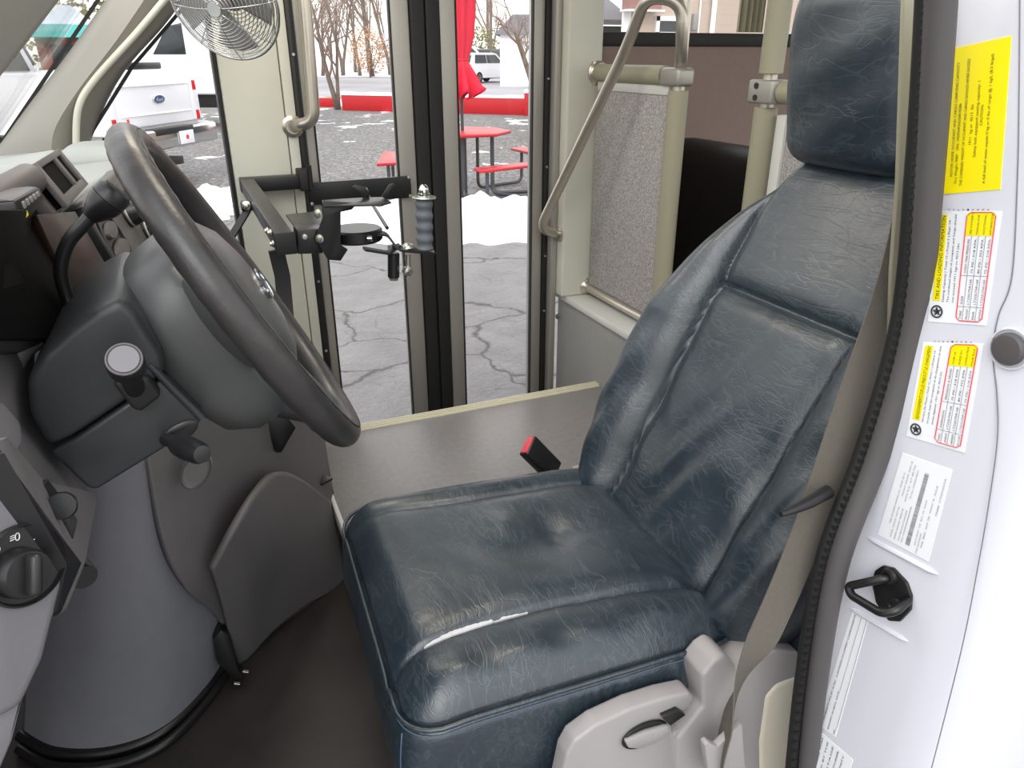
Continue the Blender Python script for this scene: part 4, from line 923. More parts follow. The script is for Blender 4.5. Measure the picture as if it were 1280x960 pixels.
b = MB(); tube(b, [q+Vector((0, math.cos(t)*.019, math.sin(t)*.019)) for t in np.linspace(0, 2*PI, 30, endpoint=False)], .0012, 6, closed=True); obj('seat_ring', b, m_jamb, e)

class Sticker:
    def __init__(s, name, label, cor, m, over=1.0):
        """cor: top-left, top-right, bottom-right, bottom-left in the photo; text reads upwards"""
        s.c = [Xp(*p, JX-.0006) for p in cor]
        s.e = empty(name, label, 'sticker', loc=tuple(s.c[3]))
        b = MB(); prism(b, s.c, (.0008, 0, 0)); obj('sheet', b, m, s.e, None)
        s.bm = {}
    def P(s, a, bb, d=.0003):   # a: bottom -> top, bb: left -> right
        c = s.c; return c[3]*(1-a)*(1-bb)+c[0]*a*(1-bb)+c[1]*a*bb+c[2]*(1-a)*bb+Vector((-d, 0, 0))
    def layer(s, nm, m): return s.bm.setdefault(nm, (MB(), m))[0]
    def text(s, t, a0, a1, bb, h, nm='lettering', m=None, flip=False):
        o, p = s.P(a0, bb), s.P(a1, bb); ex = (p-o); ey = -(s.P(.5, 1)-s.P(.5, 0)); ey = ey-ex.normalized()*ey.dot(ex.normalized())
        text_mesh(s.layer(nm, m or m_ink), t, o, ex, ey, h, ex.length, 'L', .0002)
    def rect(s, a0, a1, b0, b1, nm, m, d=.0004):
        prism(s.layer(nm, m), [s.P(a0, b0, d), s.P(a1, b0, d), s.P(a1, b1, d), s.P(a0, b1, d)], (.0003, 0, 0))
    def line(s, a0, b0, a1, b1, nm, m, r=.0002):
        tube(s.layer(nm, m), [s.P(a0, b0, .0004), s.P(a1, b1, .0004)], r, 5)
    def done(s):
        for nm, (b, m) in s.bm.items(): obj(nm, b, m, s.e, None)
S = Sticker('yellow_capacity_sticker', 'large yellow cargo capacity sticker at the top of the white pillar', ((1189, 61), (1264, 45), (1250, 237), (1177, 243)), m_yellow)
for t, a0, a1, bb in (('MOTOR HOME OCCUPANT AND CARGO CARRYING CAPACITY', .12, .90, .18), ('Dry Weight: 9987   VIN: 1FDFE4FS6DDB18286', .07, .62, .26), ('THE COMBINED WEIGHT OF OCCUPANT AND CARGO SHOULD NEVER EXCEED', .05, .91, .36),
        ('1911  kg or  4213  lbs', .33, .60, .47), ('Safety belt equipped seating capacity: 1', .24, .75, .56), ('CAUTION:', .45, .59, .64), ('A full load of water equals 0 kg or 0 lbs of cargo @ 1 kg/L (8.3 lb/gal)', .05, .91, .75)):
    S.text(t, a0, a1, bb, .0026)
S.done()
def tire(name, label, cor, head, sub, cap, rows, hdr, note, serial):
    S = Sticker(name, label, cor, m_white_sticker)
    S.rect(.20, .97, .055, .19, 'heading_band', m_yellow); S.text(head, .21, .96, .165, .0038, 'heading', m_ink)
    for i, t in enumerate(sub): S.text(t, .19, (.92, .97, .72)[i], .255+i*.085, .0021)
    c = S.P(.10, .15); r = .0068
    b = S.layer('tire_symbol', m_ink)
    for rr, w in ((r*.86, r*.2), (r*.34, r*.10)): tube(b, [c+Vector((-.0003, math.cos(t)*rr, math.sin(t)*rr)) for t in np.linspace(0, 2*PI, 24, endpoint=False)], w*.6, 6, closed=True)
    for k in range(5): tube(b, [c, c+Vector((0, math.cos(k*1.2566)*r*.62, math.sin(k*1.2566)*r*.62))], r*.11, 5)
    A0, A1, B0, B1 = .03, .99, .50, .93
    S.rect(.79, A1-.005, B0+.005, B1-.005, 'note_cell', m_yellow)
    for k, t in enumerate(note): S.text(t, .80, .80+.017*len(t), B0+.10+k*.10, .0020)
    per = [S.P(A0+.03, B0), S.P(A1-.03, B0), S.P(A1, B0+.06), S.P(A1, B1-.06), S.P(A1-.03, B1), S.P(A0+.03, B1), S.P(A0, B1-.06), S.P(A0, B0+.06)]
    tube(S.layer('red_frame', m_redink), [p+Vector((-.0002, 0, 0)) for p in per], .0005, 5, closed=True)
    for a in (.16, .44): S.line(a, B0, a, B1, 'grid_lines', m_inkgrey)
    for k in range(1, 4): S.line(A0, B0+.107*k, .79, B0+.107*k, 'grid_lines', m_inkgrey)
    for j, (a0, L) in enumerate(((.045, .10), (.18, .24), (.46, .30))):
        for k in range(4):
            t = ([hdr]+rows)[k][j]
            S.text(t, a0, a0+min(L, .019*len(t)), B0+.082+k*.107, .0021, *(('grey_lettering', m_inkgrey) if k == 3 else ()))
    for k, ch in enumerate(serial): S.text(ch, 1.005, 1.02, .22+k*.075, .0018)
    S.done()
tire('tire_information_sticker', 'white tire and loading sticker directly below the yellow one', ((1171, 264), (1252, 264), (1232, 407), (1160, 402)), 'TIRE AND LOADING INFORMATION',
     ('Seating Capacity | Total 15 | Front 1 | Rear 14', 'The combined weight of occupants and Cargo should', 'not exceed 1911 kgs or 4213 Lbs'), '', [('FRONT', 'LT225/75R16E', '75 PSI / 518 KPA'), ('REAR', 'LT225/75R16E', '80 PSI / 552 KPA'), ('SPARE', 'LT225/75R16E', '75 PSI / 518 KPA')],
     ('TIRE', 'SIZE', 'COLD TIRE PRESSURE'), ("SEE OWNER'S", 'MANUAL FOR', 'ADDITIONAL', 'INFORMATION'), 'QUF015886')
tire('tire_information_sticker', 'white tire sticker with French text below the other tire sticker', ((1154, 428), (1229, 430), (1205, 566), (1133, 545)), 'RENSEIGNEMENTS SUR LES PNEUS ET LE CHARGEMENT',
     ('Nombre De Places | Total 15 | Avant 1 | Arriere 14', 'Le poids total des occupants et du chargement ne doit', 'jamais depasser 1911 kgs or 4213 Lbs'), '', [('AVANT', 'LT225/75R16E', '75 PSI / 518 KPA'), ('ARRIERE', 'LT225/75R16E', '80 PSI / 552 KPA'), ('SECOURS', 'LT225/75R16E', '75 PSI / 518 KPA')],
     ('PNEU', 'DIMENSION', 'PRESSION A FROID'), ('VOIR LE', 'GUIDE DU', 'CONDUCTEUR', 'POUR PLUS'), 'QUF015886')
S = Sticker('certification_sticker', 'white certification sticker with barcode above the door striker', ((1128, 566), (1190, 588), (1160, 702), (1097, 668)), m_white_sticker)
for i, (t, a0, a1, bb) in enumerate((('MFD. BY FORD MOTOR CO.  DATE: 05/13', .20, .80, .18), ('GVWR: 14500 LB / 6577 KG', .05, .42, .26), ('FRONT GAWR: 5000 LB', .55, .95, .26), ('REAR GAWR: 9600 LB', .05, .42, .34), ('4355 KG  AT 80 PSI', .50, .92, .34), ('THIS VEHICLE CONFORMS', .05, .42, .42), ('TO ALL STANDARDS', .55, .88, .42), ('VIN: 1FDFE4FS6DDB18286', .05, .48, .48), ('TYPE: INCOMPLETE', .02, .25, .78), ('EXT PNT: YZ  RC: 72  DSO:', .10, .62, .72), ('WB  BRK  INT TR  TP/PS  R  AXLE', .10, .80, .84), ('F0085  UT2DGGTA', .5, .9, .95))):
    S.text(t, a0, a1, bb, .0017, 'lettering', m_inkgrey)
rng = random.Random(5); a = .06
while a < .88:
    w = rng.choice((.004, .007, .010)); S.rect(a, a+w, .54, .62, 'barcode', m_inkgrey); a += w+rng.choice((.005, .008))
S.done()
S = Sticker('builder_sticker', 'narrow white sticker of upright text below the door striker', ((1066, 762), (1086, 771), (1044, 921), (1021, 905)), m_white_sticker)
S.text('INTERMEDIATE MFG BY M-TEC   A DIVISION OF LIPPERT COMPONENTS', .03, .97, .30, .0024); S.text('ELKHART, IN 46516  DATE', .02, .36, .62, .0024); S.text('VIN:', .01, .06, .95, .0024)
S.line(.37, .62, .97, .62, 'grid_lines', m_inkgrey); S.line(.07, .97, .97, .97, 'grid_lines', m_redink)
S.done()
S = Sticker('lower_sticker', 'white sticker cut off by the bottom of the photo beside the door seal', ((1022, 912), (1066, 950), (1046, 1010), (1006, 985)), m_white_sticker)
for i, t in enumerate(('THIS VEHICLE WAS', 'ALTERED BY THE', 'FINAL STAGE', 'MANUFACTURER', 'IN CONFORMITY')): S.text(t, .1, .95, .2+.15*i, .0026)
S.done()
# ================================================================== OUTSIDE
FD = Vector((math.sin(YAW), math.cos(YAW), 0)); RD = Vector((math.cos(YAW), -math.sin(YAW), 0))
def ground_mat():
    T = NT('lot_ground'); b = T.b; g = T.gpos()
    sx = T.n('ShaderNodeSeparateXYZ'); T.l(g, sx.inputs[0])
    d = T.math('ADD', T.math('MULTIPLY', sx.outputs[0], FD.x), T.math('MULTIPLY', sx.outputs[1], FD.y))
    wob = T.math('MULTIPLY', T.math('SUBTRACT', T.noise(.35, 4, .6), .5), 6.0)
    dw = T.math('ADD', d, wob)
    def step(v, a, w): return T.math('DIVIDE', T.math('SUBTRACT', v, a), w, True)
    # asphalt with cracks
    n1 = T.noise(3.5, 6, .65); asp = T.ramp(n1, [(.3, lin('7d7a79')), (.7, lin('999694'))])
    spk = T.noise(160, 2); asp = T.mix(T.ramp(spk, [(.42, (0, 0, 0)), (.62, (1, 1, 1))]), T.mix(.6, asp, lin('5f5c5b')), asp)
    wv = T.n('ShaderNodeTexNoise', Scale=2.2, Detail=5.); T.l(g, wv.inputs['Vector'])
    ad = T.n('ShaderNodeVectorMath', operation='MULTIPLY_ADD'); T.l(wv.outputs['Color'], ad.inputs[0]); ad.inputs[1].default_value = (.55, .55, .0); T.l(g, ad.inputs[2])
    vc = T.n('ShaderNodeTexVoronoi', feature='DISTANCE_TO_EDGE', Scale=1.15); T.l(ad.outputs[0], vc.inputs['Vector'])
    vc2 = T.n('ShaderNodeTexVoronoi', feature='DISTANCE_TO_EDGE', Scale=4.2); T.l(ad.outputs[0], vc2.inputs['Vector'])
    ck = T.ramp(vc.outputs['Distance'], [(.0, (0, 0, 0)), (.016, (1, 1, 1))]); ck2 = T.ramp(vc2.outputs['Distance'], [(.0, (.45, .45, .45)), (.02, (1, 1, 1))])
    ck2 = T.mix(T.ramp(T.noise(1.2, 2), [(.48, (1, 1, 1)), (.58, (0, 0, 0))]), ck2, (1, 1, 1, 1))
    asp = T.mix(ck, lin('4a4644'), asp); asp = T.mix(T.ramp(ck2, [(0, (0, 0, 0)), (1, (1, 1, 1))]), lin('5c5856'), asp)
    # gravel
    vg = T.n('ShaderNodeTexVoronoi', Scale=26.); T.l(g, vg.inputs['Vector'])
    gr = T.ramp(vg.outputs['Color'], [(.15, lin('545150')), (.55, lin('777472')), (.9, lin('9c9997'))])
    gr = T.mix(T.ramp(T.noise(1.1, 4), [(.4, (0, 0, 0)), (.7, (.5, .5, .5))]), gr, lin('6e6a66'))
    lf = T.n('ShaderNodeTexVoronoi', Scale=9., Randomness=1.); T.l(g, lf.inputs['Vector'])
    lm = T.math('MULTIPLY', T.math('LESS_THAN', lf.outputs['Distance'], .16), T.math('GREATER_THAN', T.noise(.8, 3), .55))
    gr = T.mix(lm, gr, lin('94683f'))
    col = T.mix(step(dw, 7.2, .8), asp, gr)
    # thin snow
    sn = T.math('GREATER_THAN', T.noise(.55, 5, .65), .63); sn2 = T.math('MULTIPLY', sn, step(d, 9., 4.))
    near = T.math('MULTIPLY', T.math('GREATER_THAN', T.noise(.9, 4, .6), .59), T.math('MULTIPLY', step(d, 16.5, 2.5), T.math('SUBTRACT', 1., step(d, 22., 2.))))
    col = T.mix(T.math('MAXIMUM', sn2, near), col, lin('eef0f4'))
    # verge beyond the red wall, then the road
    ver = T.mix(T.ramp(T.noise(.4, 4), [(.45, (0, 0, 0)), (.55, (1, 1, 1))]), lin('94805a'), lin('d0d2d6'))
    col = T.mix(step(d, 26., .5), col, ver)
    rd = T.ramp(T.noise(.15, 5), [(.35, lin('8f8c8e')), (.65, lin('a8a5a8'))])
    col = T.mix(step(d, 33., .6), col, rd)
    col = T.mix(step(dw, 62., 3.), col, lin('d9d6d2'))
    T.l(col, b.inputs['Base Color']); b.inputs['Roughness'].default_value = .8
    T.bump(vg.outputs['Distance'], .4, .02)
    return T.m
b = MB(); box2(b, (-130, -60, -.3), (190, 260, 0)); struct('ground', b, ground_mat(), smooth=None)
m_snow = mat('packed_snow', (240, 243, 250), .7, bump=.6, bscale=12, bdist=.03)
m_redpaint = mat('red_paint', (190, 24, 32), .5, var=.08, vscale=12)
m_redplastic = mat('red_coated_steel', (176, 20, 34), .35)
m_canvas = mat('red_canvas', (205, 18, 52), .75)
m_darkpole = mat('dark_grey_steel', (70, 72, 76), .4, .3)
m_bark = mat('grey_bark', (112, 98, 90), .9, var=.2, vscale=10)
m_twig = mat('twig_bark', (140, 122, 112), .9)
m_white = mat('white_vehicle_paint', (236, 236, 240), .2, coat=.6)
m_tyre = mat('tyre_rubber', (26, 26, 27), .8)
m_win = mat('dark_vehicle_glass', (36, 44, 48), .08)
m_redlens = mat('red_lens', (205, 20, 30), .2)
m_amber = mat('amber_lens', (250, 130, 40), .3)
m_roof = mat('grey_shingles', (105, 102, 106), .9, var=.12, vscale=6)
m_wallwhite = mat('white_wall_boards', (238, 238, 238), .7)
m_darkcar = mat('dark_car_paint', (52, 54, 62), .25, coat=.5)
m_teal = mat('teal_fascia', (90, 190, 185), .5)
m_metalroof = mat('pale_blue_metal_roof', (196, 208, 218), .4)
m_brickred = mat('brick_red_wall', (128, 76, 66), .8)
m_orangeleaf = mat('orange_leaves', (190, 150, 116), .9)
m_olive = mat('olive_leaves', (132, 130, 84), .9, var=.3, vscale=2)

# snow bank beside the asphalt
def mound(name, label, pts, hgt, w):
    b = MB(); path = crom(pts, 8); n = len(path); rng = random.Random(len(label)); rings = []
    for i, p in enumerate(path):
        t = (path[min(n-1, i+1)]-path[max(0, i-1)]).normalized(); q = Vector((-t.y, t.x, 0)); k = math.sin(PI*(i+.6)/(n+.2))**.5; hh = hgt*k*(1+.12*math.sin(i*.9)+.06*math.sin(i*2.3+1))
        ww = w*k*(1+.08*math.sin(i*.7+2))
        rings.append([p+q*ww*u+Vector((0, 0, hh*max(0, 1-abs(u)**2.2)*(1+.06*math.sin(5*u+i*.8))-.01)) for u in np.linspace(-1, 1, 11)])
    loft(b, rings, cap=False, closed=False)
    me = obj(name, b, m_snow, None, 180, label, 'snow'); return me
mound('snow_bank', 'white snow bank at the edge of the asphalt behind the door opener', [Zp(380, 285, 0), Zp(440, 285, 0), Zp(500, 285, 0), Zp(560, 282, 0), Zp(610, 282, 0), Zp(665, 284, 0), Zp(730, 288, 0), Zp(800, 300, 0)], .30, .85)
mound('snow_patch', 'low snow patch on the gravel left of the beige door post', [Zp(215, 262, 0), Zp(260, 258, 0), Zp(300, 256, 0), Zp(345, 262, 0)], .22, .9)

# picnic table with welded benches
tc = Zp(578, 163, .77); tc = Vector((tc.x, tc.y, 0))
pt = empty('picnic_table', 'red round picnic table with grey tube legs outside the glass door', 'picnic table', loc=tuple(tc))
def octo(r, z, n=8, ph=PI/8): return [tc+Vector((math.cos(ph+2*PI*k/n)*r, math.sin(ph+2*PI*k/n)*r, z)) for k in range(n)]
b = MB(); prism(b, octo(.60, .735), (0, 0, .035), .012, 3); obj('table_top', b, m_redplastic, pt)
b = MB(); cyl(b, tc+Vector((0, 0, .02)), tc+Vector((0, 0, .735)), .045, 16); cyl(b, tc, tc+Vector((0, 0, .03)), .20, 24); obj('pedestal', b, m_darkpole, pt)
bench_dirs = [Zp(640, 207, .45)-tc, Zp(655, 192, .45)-tc, Zp(486, 198, .45)-tc]
for k, dv in enumerate(bench_dirs):
    dv.z = 0; d = dv.normalized(); q = Vector((-d.y, d.x, 0)); R = (1.02, 1.05, .90)[k]; c = tc+d*R
    b = MB(); prism(b, [c+q*-.52-d*.12+Vector((0, 0, .435)), c+q*-.60+d*.12+Vector((0, 0, .435)), c+q*.60+d*.12+Vector((0, 0, .435)), c+q*.52-d*.12+Vector((0, 0, .435))], (0, 0, .032), .010, 3); obj('bench', b, m_redplastic, pt)
    for s in (-1, 1):
        b = MB(); e1 = c+q*s*.42
        tube(b, fillet([e1+Vector((0, 0, .435)), e1+Vector((0, 0, .03)), tc+d*.30+q*s*.22+Vector((0, 0, .03)), tc+d*.30+q*s*.22+Vector((0, 0, .73))], .10, 6), .021, 12)
        obj('leg', b, m_darkpole, pt)
um = empty('patio_umbrella', 'closed red patio umbrella standing in the round picnic table', 'umbrella', loc=tuple(tc+Vector((0, 0, .77))))
b = MB(); cyl(b, tc+Vector((0, 0, .5)), tc+Vector((0, 0, 3.0)), .019, 14); obj('pole', b, m_darkpole, um)
b = MB(); rings = []; uc = Vector((tc.x, tc.y, 0)); 
for z, r, amp in ((1.17, .20, .10), (1.20, .225, .085), (1.27, .205, .06), (1.40, .155, .035), (1.52, .095, .012), (1.57, .085, .008), (1.62, .105, .014), (1.80, .145, .022), (2.05, .165, .03), (2.2, .17, .03), (2.32, .20, .035), (2.45, .16, .02), (2.7, .07, .01)):
    rings.append([uc+Vector((math.cos(t)*(r+amp*math.cos(8*t+.9)), math.sin(t)*(r+amp*math.cos(8*t+.9)), z+(.05*math.cos(8*t+.9) if z < 1.25 else 0))) for t in np.linspace(0, 2*PI, 96, endpoint=False)])
loft(b, rings, cap=False); obj('canopy', b, m_canvas, um, 60)
b = MB(); tube(b, [uc+Vector((math.cos(t)*.092, math.sin(t)*.092, 1.565)) for t in np.linspace(0, 2*PI, 30, endpoint=False)], .008, 8, closed=True); obj('tie_strap', b, m_canvas, um)

# low red walls with snow along their tops
def low_wall(label, pa, pb, h, cap):
    a, c = Zp(*pa, 0), Zp(*pb, 0); d = (c-a).normalized(); q = Vector((-d.y, d.x, 0)); q = q if q.dot(FD) > 0 else -q
    e = empty('low_wall', label, 'wall', loc=tuple(a))
    b = MB(); prism(b, [a, c, c+q*.25, a+q*.25], (0, 0, h), .01); obj('wall_body', b, m_redpaint, e)
    if cap:
        n = 24; b = MB(); rng = random.Random(2)
        rings = []
        for i in range(n+1):
            p = a.lerp(c, i/n)+Vector((0, 0, h-.005)); k = cap*rng.uniform(.7, 1.2); rings.append([p-q*.01, p+q*.01+Vector((0, 0, k*.8)), p+q*.12+Vector((0, 0, k)), p+q*.24+Vector((0, 0, k*.8)), p+q*.26])
        loft(b, rings); obj('snow_cap', b, m_snow, e, 70)
low_wall('long low red wall with snow on top behind the picnic table', (428, 138), (655, 144), .46, .09)
low_wall('short low red wall left of the bare two-trunked tree', (300, 132), (421, 134), .28, 0)
low_wall('taller red wall end at the right edge of the door glass', (655, 145), (720, 146), .62, .08)

# bare trees
def branch(bm, p, d, L, r, depth, rng, spread=.55, up=.12):
    n = 5; pts = [p.copy()]; rs = [r]
    for i in range(n):
        d = (d+Vector((rng.gauss(0, .10), rng.gauss(0, .10), rng.gauss(up*.3, .06)))).normalized(); p = p+d*L/n; pts.append(p.copy()); rs.append(r*(1-.42*(i+1)/n))
    tube(bm, pts, rs, 7 if depth > 2 else 4, cap=True)
    if depth == 0: return
    for k in range(3 if depth > 1 else 4):
        i = rng.randint(2, n); a = rng.uniform(0, 2*PI); x, y, _ = frame_of(d)
        nd = (d+(x*math.cos(a)+y*math.sin(a))*rng.uniform(.4, 1.)*spread*1.5+Vector((0, 0, up))).normalized()
        branch(bm, pts[i], nd, L*rng.uniform(.55, .8), rs[i]*.68, depth-1, rng, spread, up)
def bare_tree(label, base, trunks, seed, group=None, depth=4, spread=.55):
    rng = random.Random(seed); e = empty('bare_tree', label, 'tree', loc=tuple(base), group=group)
    bt, bb = MB(), MB()
    for (d, L, r) in trunks:
        d = Vector(d).normalized(); pts = [base+Vector((0, 0, -.05))]; rs = [r*1.25]; dd = d.copy()
        for i in range(6):
            dd = (dd+Vector((rng.gauss(0, .04), rng.gauss(0, .04), .02))).normalized(); pts.append(pts[-1]+dd*L/6); rs.append(r*(1-.5*(i+1)/6))
        tube(bt, pts, rs, 10)
        for i in (2, 3, 4, 5, 6, 6):
            a = rng.uniform(0, 2*PI); x, y, _ = frame_of(dd); nd = (dd+(x*math.cos(a)+y*math.sin(a))*rng.uniform(.5, 1.1)*spread*1.4).normalized()
            branch(bb, pts[i], nd, L*rng.uniform(.35, .55), rs[i]*.6, depth-2, rng, spread)
    obj('trunk', bt, m_bark, e, 180); obj('branches', bb, m_twig, e, 180); return e
tb = Zp(423, 137, 0)
bare_tree('bare two-trunked tree in front of the low red wall', tb, [(RD*-.22+Vector((0, 0, 1)), 3.0, .085), (RD*.05+FD*.05+Vector((0, 0, 1)), 2.6, .065)], 4, None, 5)
tb2 = Zp(672, 122, 0)
bare_tree('bare crooked tree at the right edge of the door glass', tb2, [(RD*-.35+Vector((0, 0, 1)), 2.6, .14), (RD*.15+Vector((0, 0, 1)), 2.8, .13)], 11, None, 5, .7)
# woodland across the road: each tree its own thing
WG = 'bare trees across the road'
protos = [bare_tree('bare grey tree in the woods across the road', Vector((0, 0, 0)), [(Vector((rng_*.1, 0, 1)), 6.5, .16)], 20+i, WG, 5) for i, rng_ in enumerate((-1, .5, 1))]
rng = random.Random(9); k = 0
for dist in (68, 84):
    for px in list(range(386, 505, 20))+list(range(566, 622, 24)):
        src = protos[k % 3]; o = src if k < 3 else copy_tree(src); k += 1
        ang = _ray(px+rng.uniform(-5, 5), 68); h = Vector((ang.x, ang.y, 0)).normalized()
        o.location = h*(dist+rng.uniform(-3, 3)); o.rotation_euler = (0, 0, rng.uniform(0, 6.28)); s = rng.uniform(.75, 1.15); o.scale = (s, s, s)
def shrub(name, label, base, r, h, m, seed, group=None):
    rng = random.Random(seed); e = empty(name, label, 'bush', loc=tuple(base), group=group); b = MB()
    for i in range(900):
        u = Vector((rng.gauss(0, 1), rng.gauss(0, 1), rng.gauss(0, 1))).normalized()*rng.uniform(.5, 1.)
        p = Vector(base)+Vector((u.x*r, u.y*r, h*.55+u.z*h*.5)); s = r*.055; x, y, _ = frame_of(Vector((rng.gauss(0, 1), rng.gauss(0, 1), rng.gauss(0, 1))))
        vs = [b.verts.new(p+x*s*a+y*s*c) for a, c in ((-1, 0), (0, -.7), (1, 0), (0, .7))]; b.faces.new(vs)
    obj('foliage', b, m, e, None); b = MB()
    for i in range(7): tube(b, [Vector(base), Vector(base)+Vector((rng.gauss(0, .3)*r, rng.gauss(0, .3)*r, h*.7))], [.05, .01], 5)
    obj('stems', b, m_bark, e)
def far(px, dist, z=0.):
    a = _ray(px, 68); return Vector((a.x, a.y, 0)).normalized()*dist+Vector((0, 0, z))
shrub('bush', 'orange-leaved bush across the road beside the door frame', far(461, 62), 1.7, 3.4, m_orangeleaf, 1)
shrub('bush', 'olive leafy trees behind the teal-edged building', far(88, 52), 4.2, 8.5, m_olive, 2)
shrub('bush', 'dull green bush behind the parked white cars', far(597, 66), 2.2, 3.6, m_olive, 3)

# small buildings
def gable(name, label, px0, px1, dist, wallh, roofh, mw, mr, over=.3, dep=6.):
    a, c = far(px0, dist), far(px1, dist); d = (c-a).normalized(); q = Vector((-d.y, d.x, 0)); q = q if q.dot(FD) > 0 else -q
    e = empty(name, label, 'building', loc=tuple(a))
    b = MB(); prism(b, [a, c, c+q*dep, a+q*dep], (0, 0, wallh)); obj('walls', b, mw, e)
    b = MB(); A = a-d*over-q*over; Cc = c+d*over-q*over; z0, z1 = Vector((0, 0, wallh-.1)), Vector((0, 0, wallh+roofh))
    m1, m2 = a+q*dep/2+d*.6, c+q*dep/2-d*.6
    loft(b, [[A+z0, m1+z1, a-d*over+q*(dep+over)+z0], [Cc+z0, m2+z1, c+d*over+q*(dep+over)+z0]]); obj('roof', b, mr, e)
    return e, a, c, d, q
gable('white_building', 'white building with dark grey roof behind the parked white cars', 625, 720, 44, 2.7, 1.0, m_wallwhite, m_roof)
gable('distant_house', 'small pale house with snowy roof across the road', 472, 486, 74, 2.3, 1.2, m_wallwhite, m_metalroof, .3, 5)
e, a, c, d, q = gable('shop_building', 'brick red building with teal fascia and pale metal roof left of the pillar', 48, 128, 30, 2.3, .9, m_brickred, m_metalroof)
b = MB(); prism(b, [a-d*.3-q*.32+Vector((0, 0, 2.12)), c+d*.3-q*.32+Vector((0, 0, 2.12)), c+d*.3-q*.28+Vector((0, 0, 2.12)), a-d*.3-q*.28+Vector((0, 0, 2.12))], (0, 0, .38)); obj('fascia', b, m_teal, e)
for k in range(3):
    b = MB(); p = a.lerp(c, .2+.25*k)-q*.03+Vector((0, 0, 1.0)); prism(b, [p, p+d*.9, p+d*.9+q*.04, p+q*.04], (0, 0, .9)); obj('window', b, m_win, e)
b = MB(); p = far(614, 58); cyl(b, p, p+Vector((0, 0, 6.)), .10, 10); e = empty('utility_pole', 'thin grey utility pole beyond the white building', 'pole', loc=tuple(p)); obj('pole_shaft', b, m_bark, e)
b = MB(); box(b, p+Vector((0, 0, 5.2)), (1.6, .1, .12)); obj('cross_arm', b, m_bark, e)

# houses seen through the bus window
HY = 11.5
def siding_mat(name, colr, pitch=.16):
    T = NT(name); sx = T.n('ShaderNodeSeparateXYZ'); T.l(T.gpos(), sx.inputs[0])
    fr = T.math('FRACT', T.math('DIVIDE', sx.outputs[2], pitch)); T.bump(fr, 1., .03)
    T.b.inputs['Base Color'].default_value = lin(colr); T.b.inputs['Roughness'].default_value = .6; return T.m
m_siding = siding_mat('beige_lap_siding', (196, 178, 164))
x0, x1 = Yp(779, 30, HY).x, Yp(1010, 30, HY).x
hs = empty('siding_house', 'beige lap-sided house with small white window outside the bus window', 'house', loc=((x0+x1)/2, HY, 0))
hb = Yp(800, 30, HY+5).x; b = MB(); prism(b, [(x0, HY, 0), (x1, HY, 0), (x1+3, HY+5, 0), (hb, HY+5, 0)], (0, 0, 3.4)); obj('walls', b, m_siding, hs)
b = MB(); prism(b, [(x0-.1, HY-.35, 3.4), (x1+.3, HY-.35, 3.4), (x1+3, HY+5, 3.4), (hb, HY+5, 3.4)], (0, 0, .2)); obj('roof', b, m_roof, hs)
b = MB(); box2(b, (x0-.02, HY-.03, 0), (x0+.12, HY+.02, 3.3)); p = Yp(783, 20, HY-.02); box2(b, (p.x, HY-.035, 0), (p.x+.08, HY, Yp(783, 14, HY).z)); obj('corner_board', b, m_wallwhite, hs)
w0, w1 = Yp(819, 20, HY), Yp(848, 46, HY)
b = MB()
for (a, c) in (((w0.x, w1.z), (w0.x+.07, w0.z)), ((w1.x-.07, w1.z), (w1.x, w0.z)), ((w0.x, w0.z-.07), (w1.x, w0.z)), ((w0.x, w1.z), (w1.x, w1.z+.07))): box2(b, (a[0], HY-.05, a[1]), (c[0], HY+.01, c[1]))
o = obj('window_frame', b, m_wallwhite, hs); b = MB(); box2(b, (w0.x+.07, HY-.02, w1.z+.07), (w1.x-.07, HY-.01, w0.z-.07)); obj('window_pane', b, m_win, o)
p = Yp(889, 20, HY); b = MB(); cyl(b, (p.x, HY-.06, .1), (p.x, HY-.06, 3.3), .045, 12); obj('downspout', b, m_wallwhite, hs)
p = Yp(866, 28, HY); b = MB(); box(b, (p.x, HY-.05, p.z), (.10, .08, .26), None, .02); obj('meter', b, m_graypanel, hs)
b = MB(); p = Yp(873, 20, HY); cyl(b, (p.x, HY-.03, .1), (p.x, HY-.03, 3.2), .015, 8); obj('conduit', b, m_wallwhite, hs)
m_porch = mat('brick_gable', (150, 110, 104), .85)
e = empty('gable_porch', 'brown brick upper gable at the left of the beige house', 'gable', loc=(x0+.4, HY-.4, 2.0)); b = MB(); box2(b, (x0-.05, HY-.25, Yp(790, 13, HY).z), (x0+.55, HY-.01, 3.2)); obj('brick_face', b, m_porch, e)
b = MB(); box2(b, (x0-.08, HY-.28, Yp(790, 15, HY).z), (x0+.6, HY-.01, Yp(790, 12.6, HY).z)); obj('ledge', b, m_wallwhite, e)
e = empty('shingled_house', 'grey shingled low roof left of the beige house in the bus window', 'house', loc=tuple(Yp(764, 40, 15.)))
a_, c_ = Yp(735, 30, 15.), Yp(792, 30, 15.)
b = MB(); prism(b, [(a_.x, 15, Yp(760, 31, 15.).z), (c_.x, 15, Yp(760, 31, 15.).z), (c_.x+1.6, 19, Yp(760, 2, 19.).z), (a_.x+1.6, 19, Yp(760, 2, 19.).z)], (0, 0, .1)); obj('roof', b, m_roof, e)
b = MB(); prism(b, [(a_.x+.1, 15.2, 0), (c_.x, 15.2, 0), (c_.x+1.4, 18.5, 0), (a_.x+1.4, 18.5, 0)], (0, 0, Yp(760, 32, 15.).z)); obj('walls', b, m_darkpole, e)

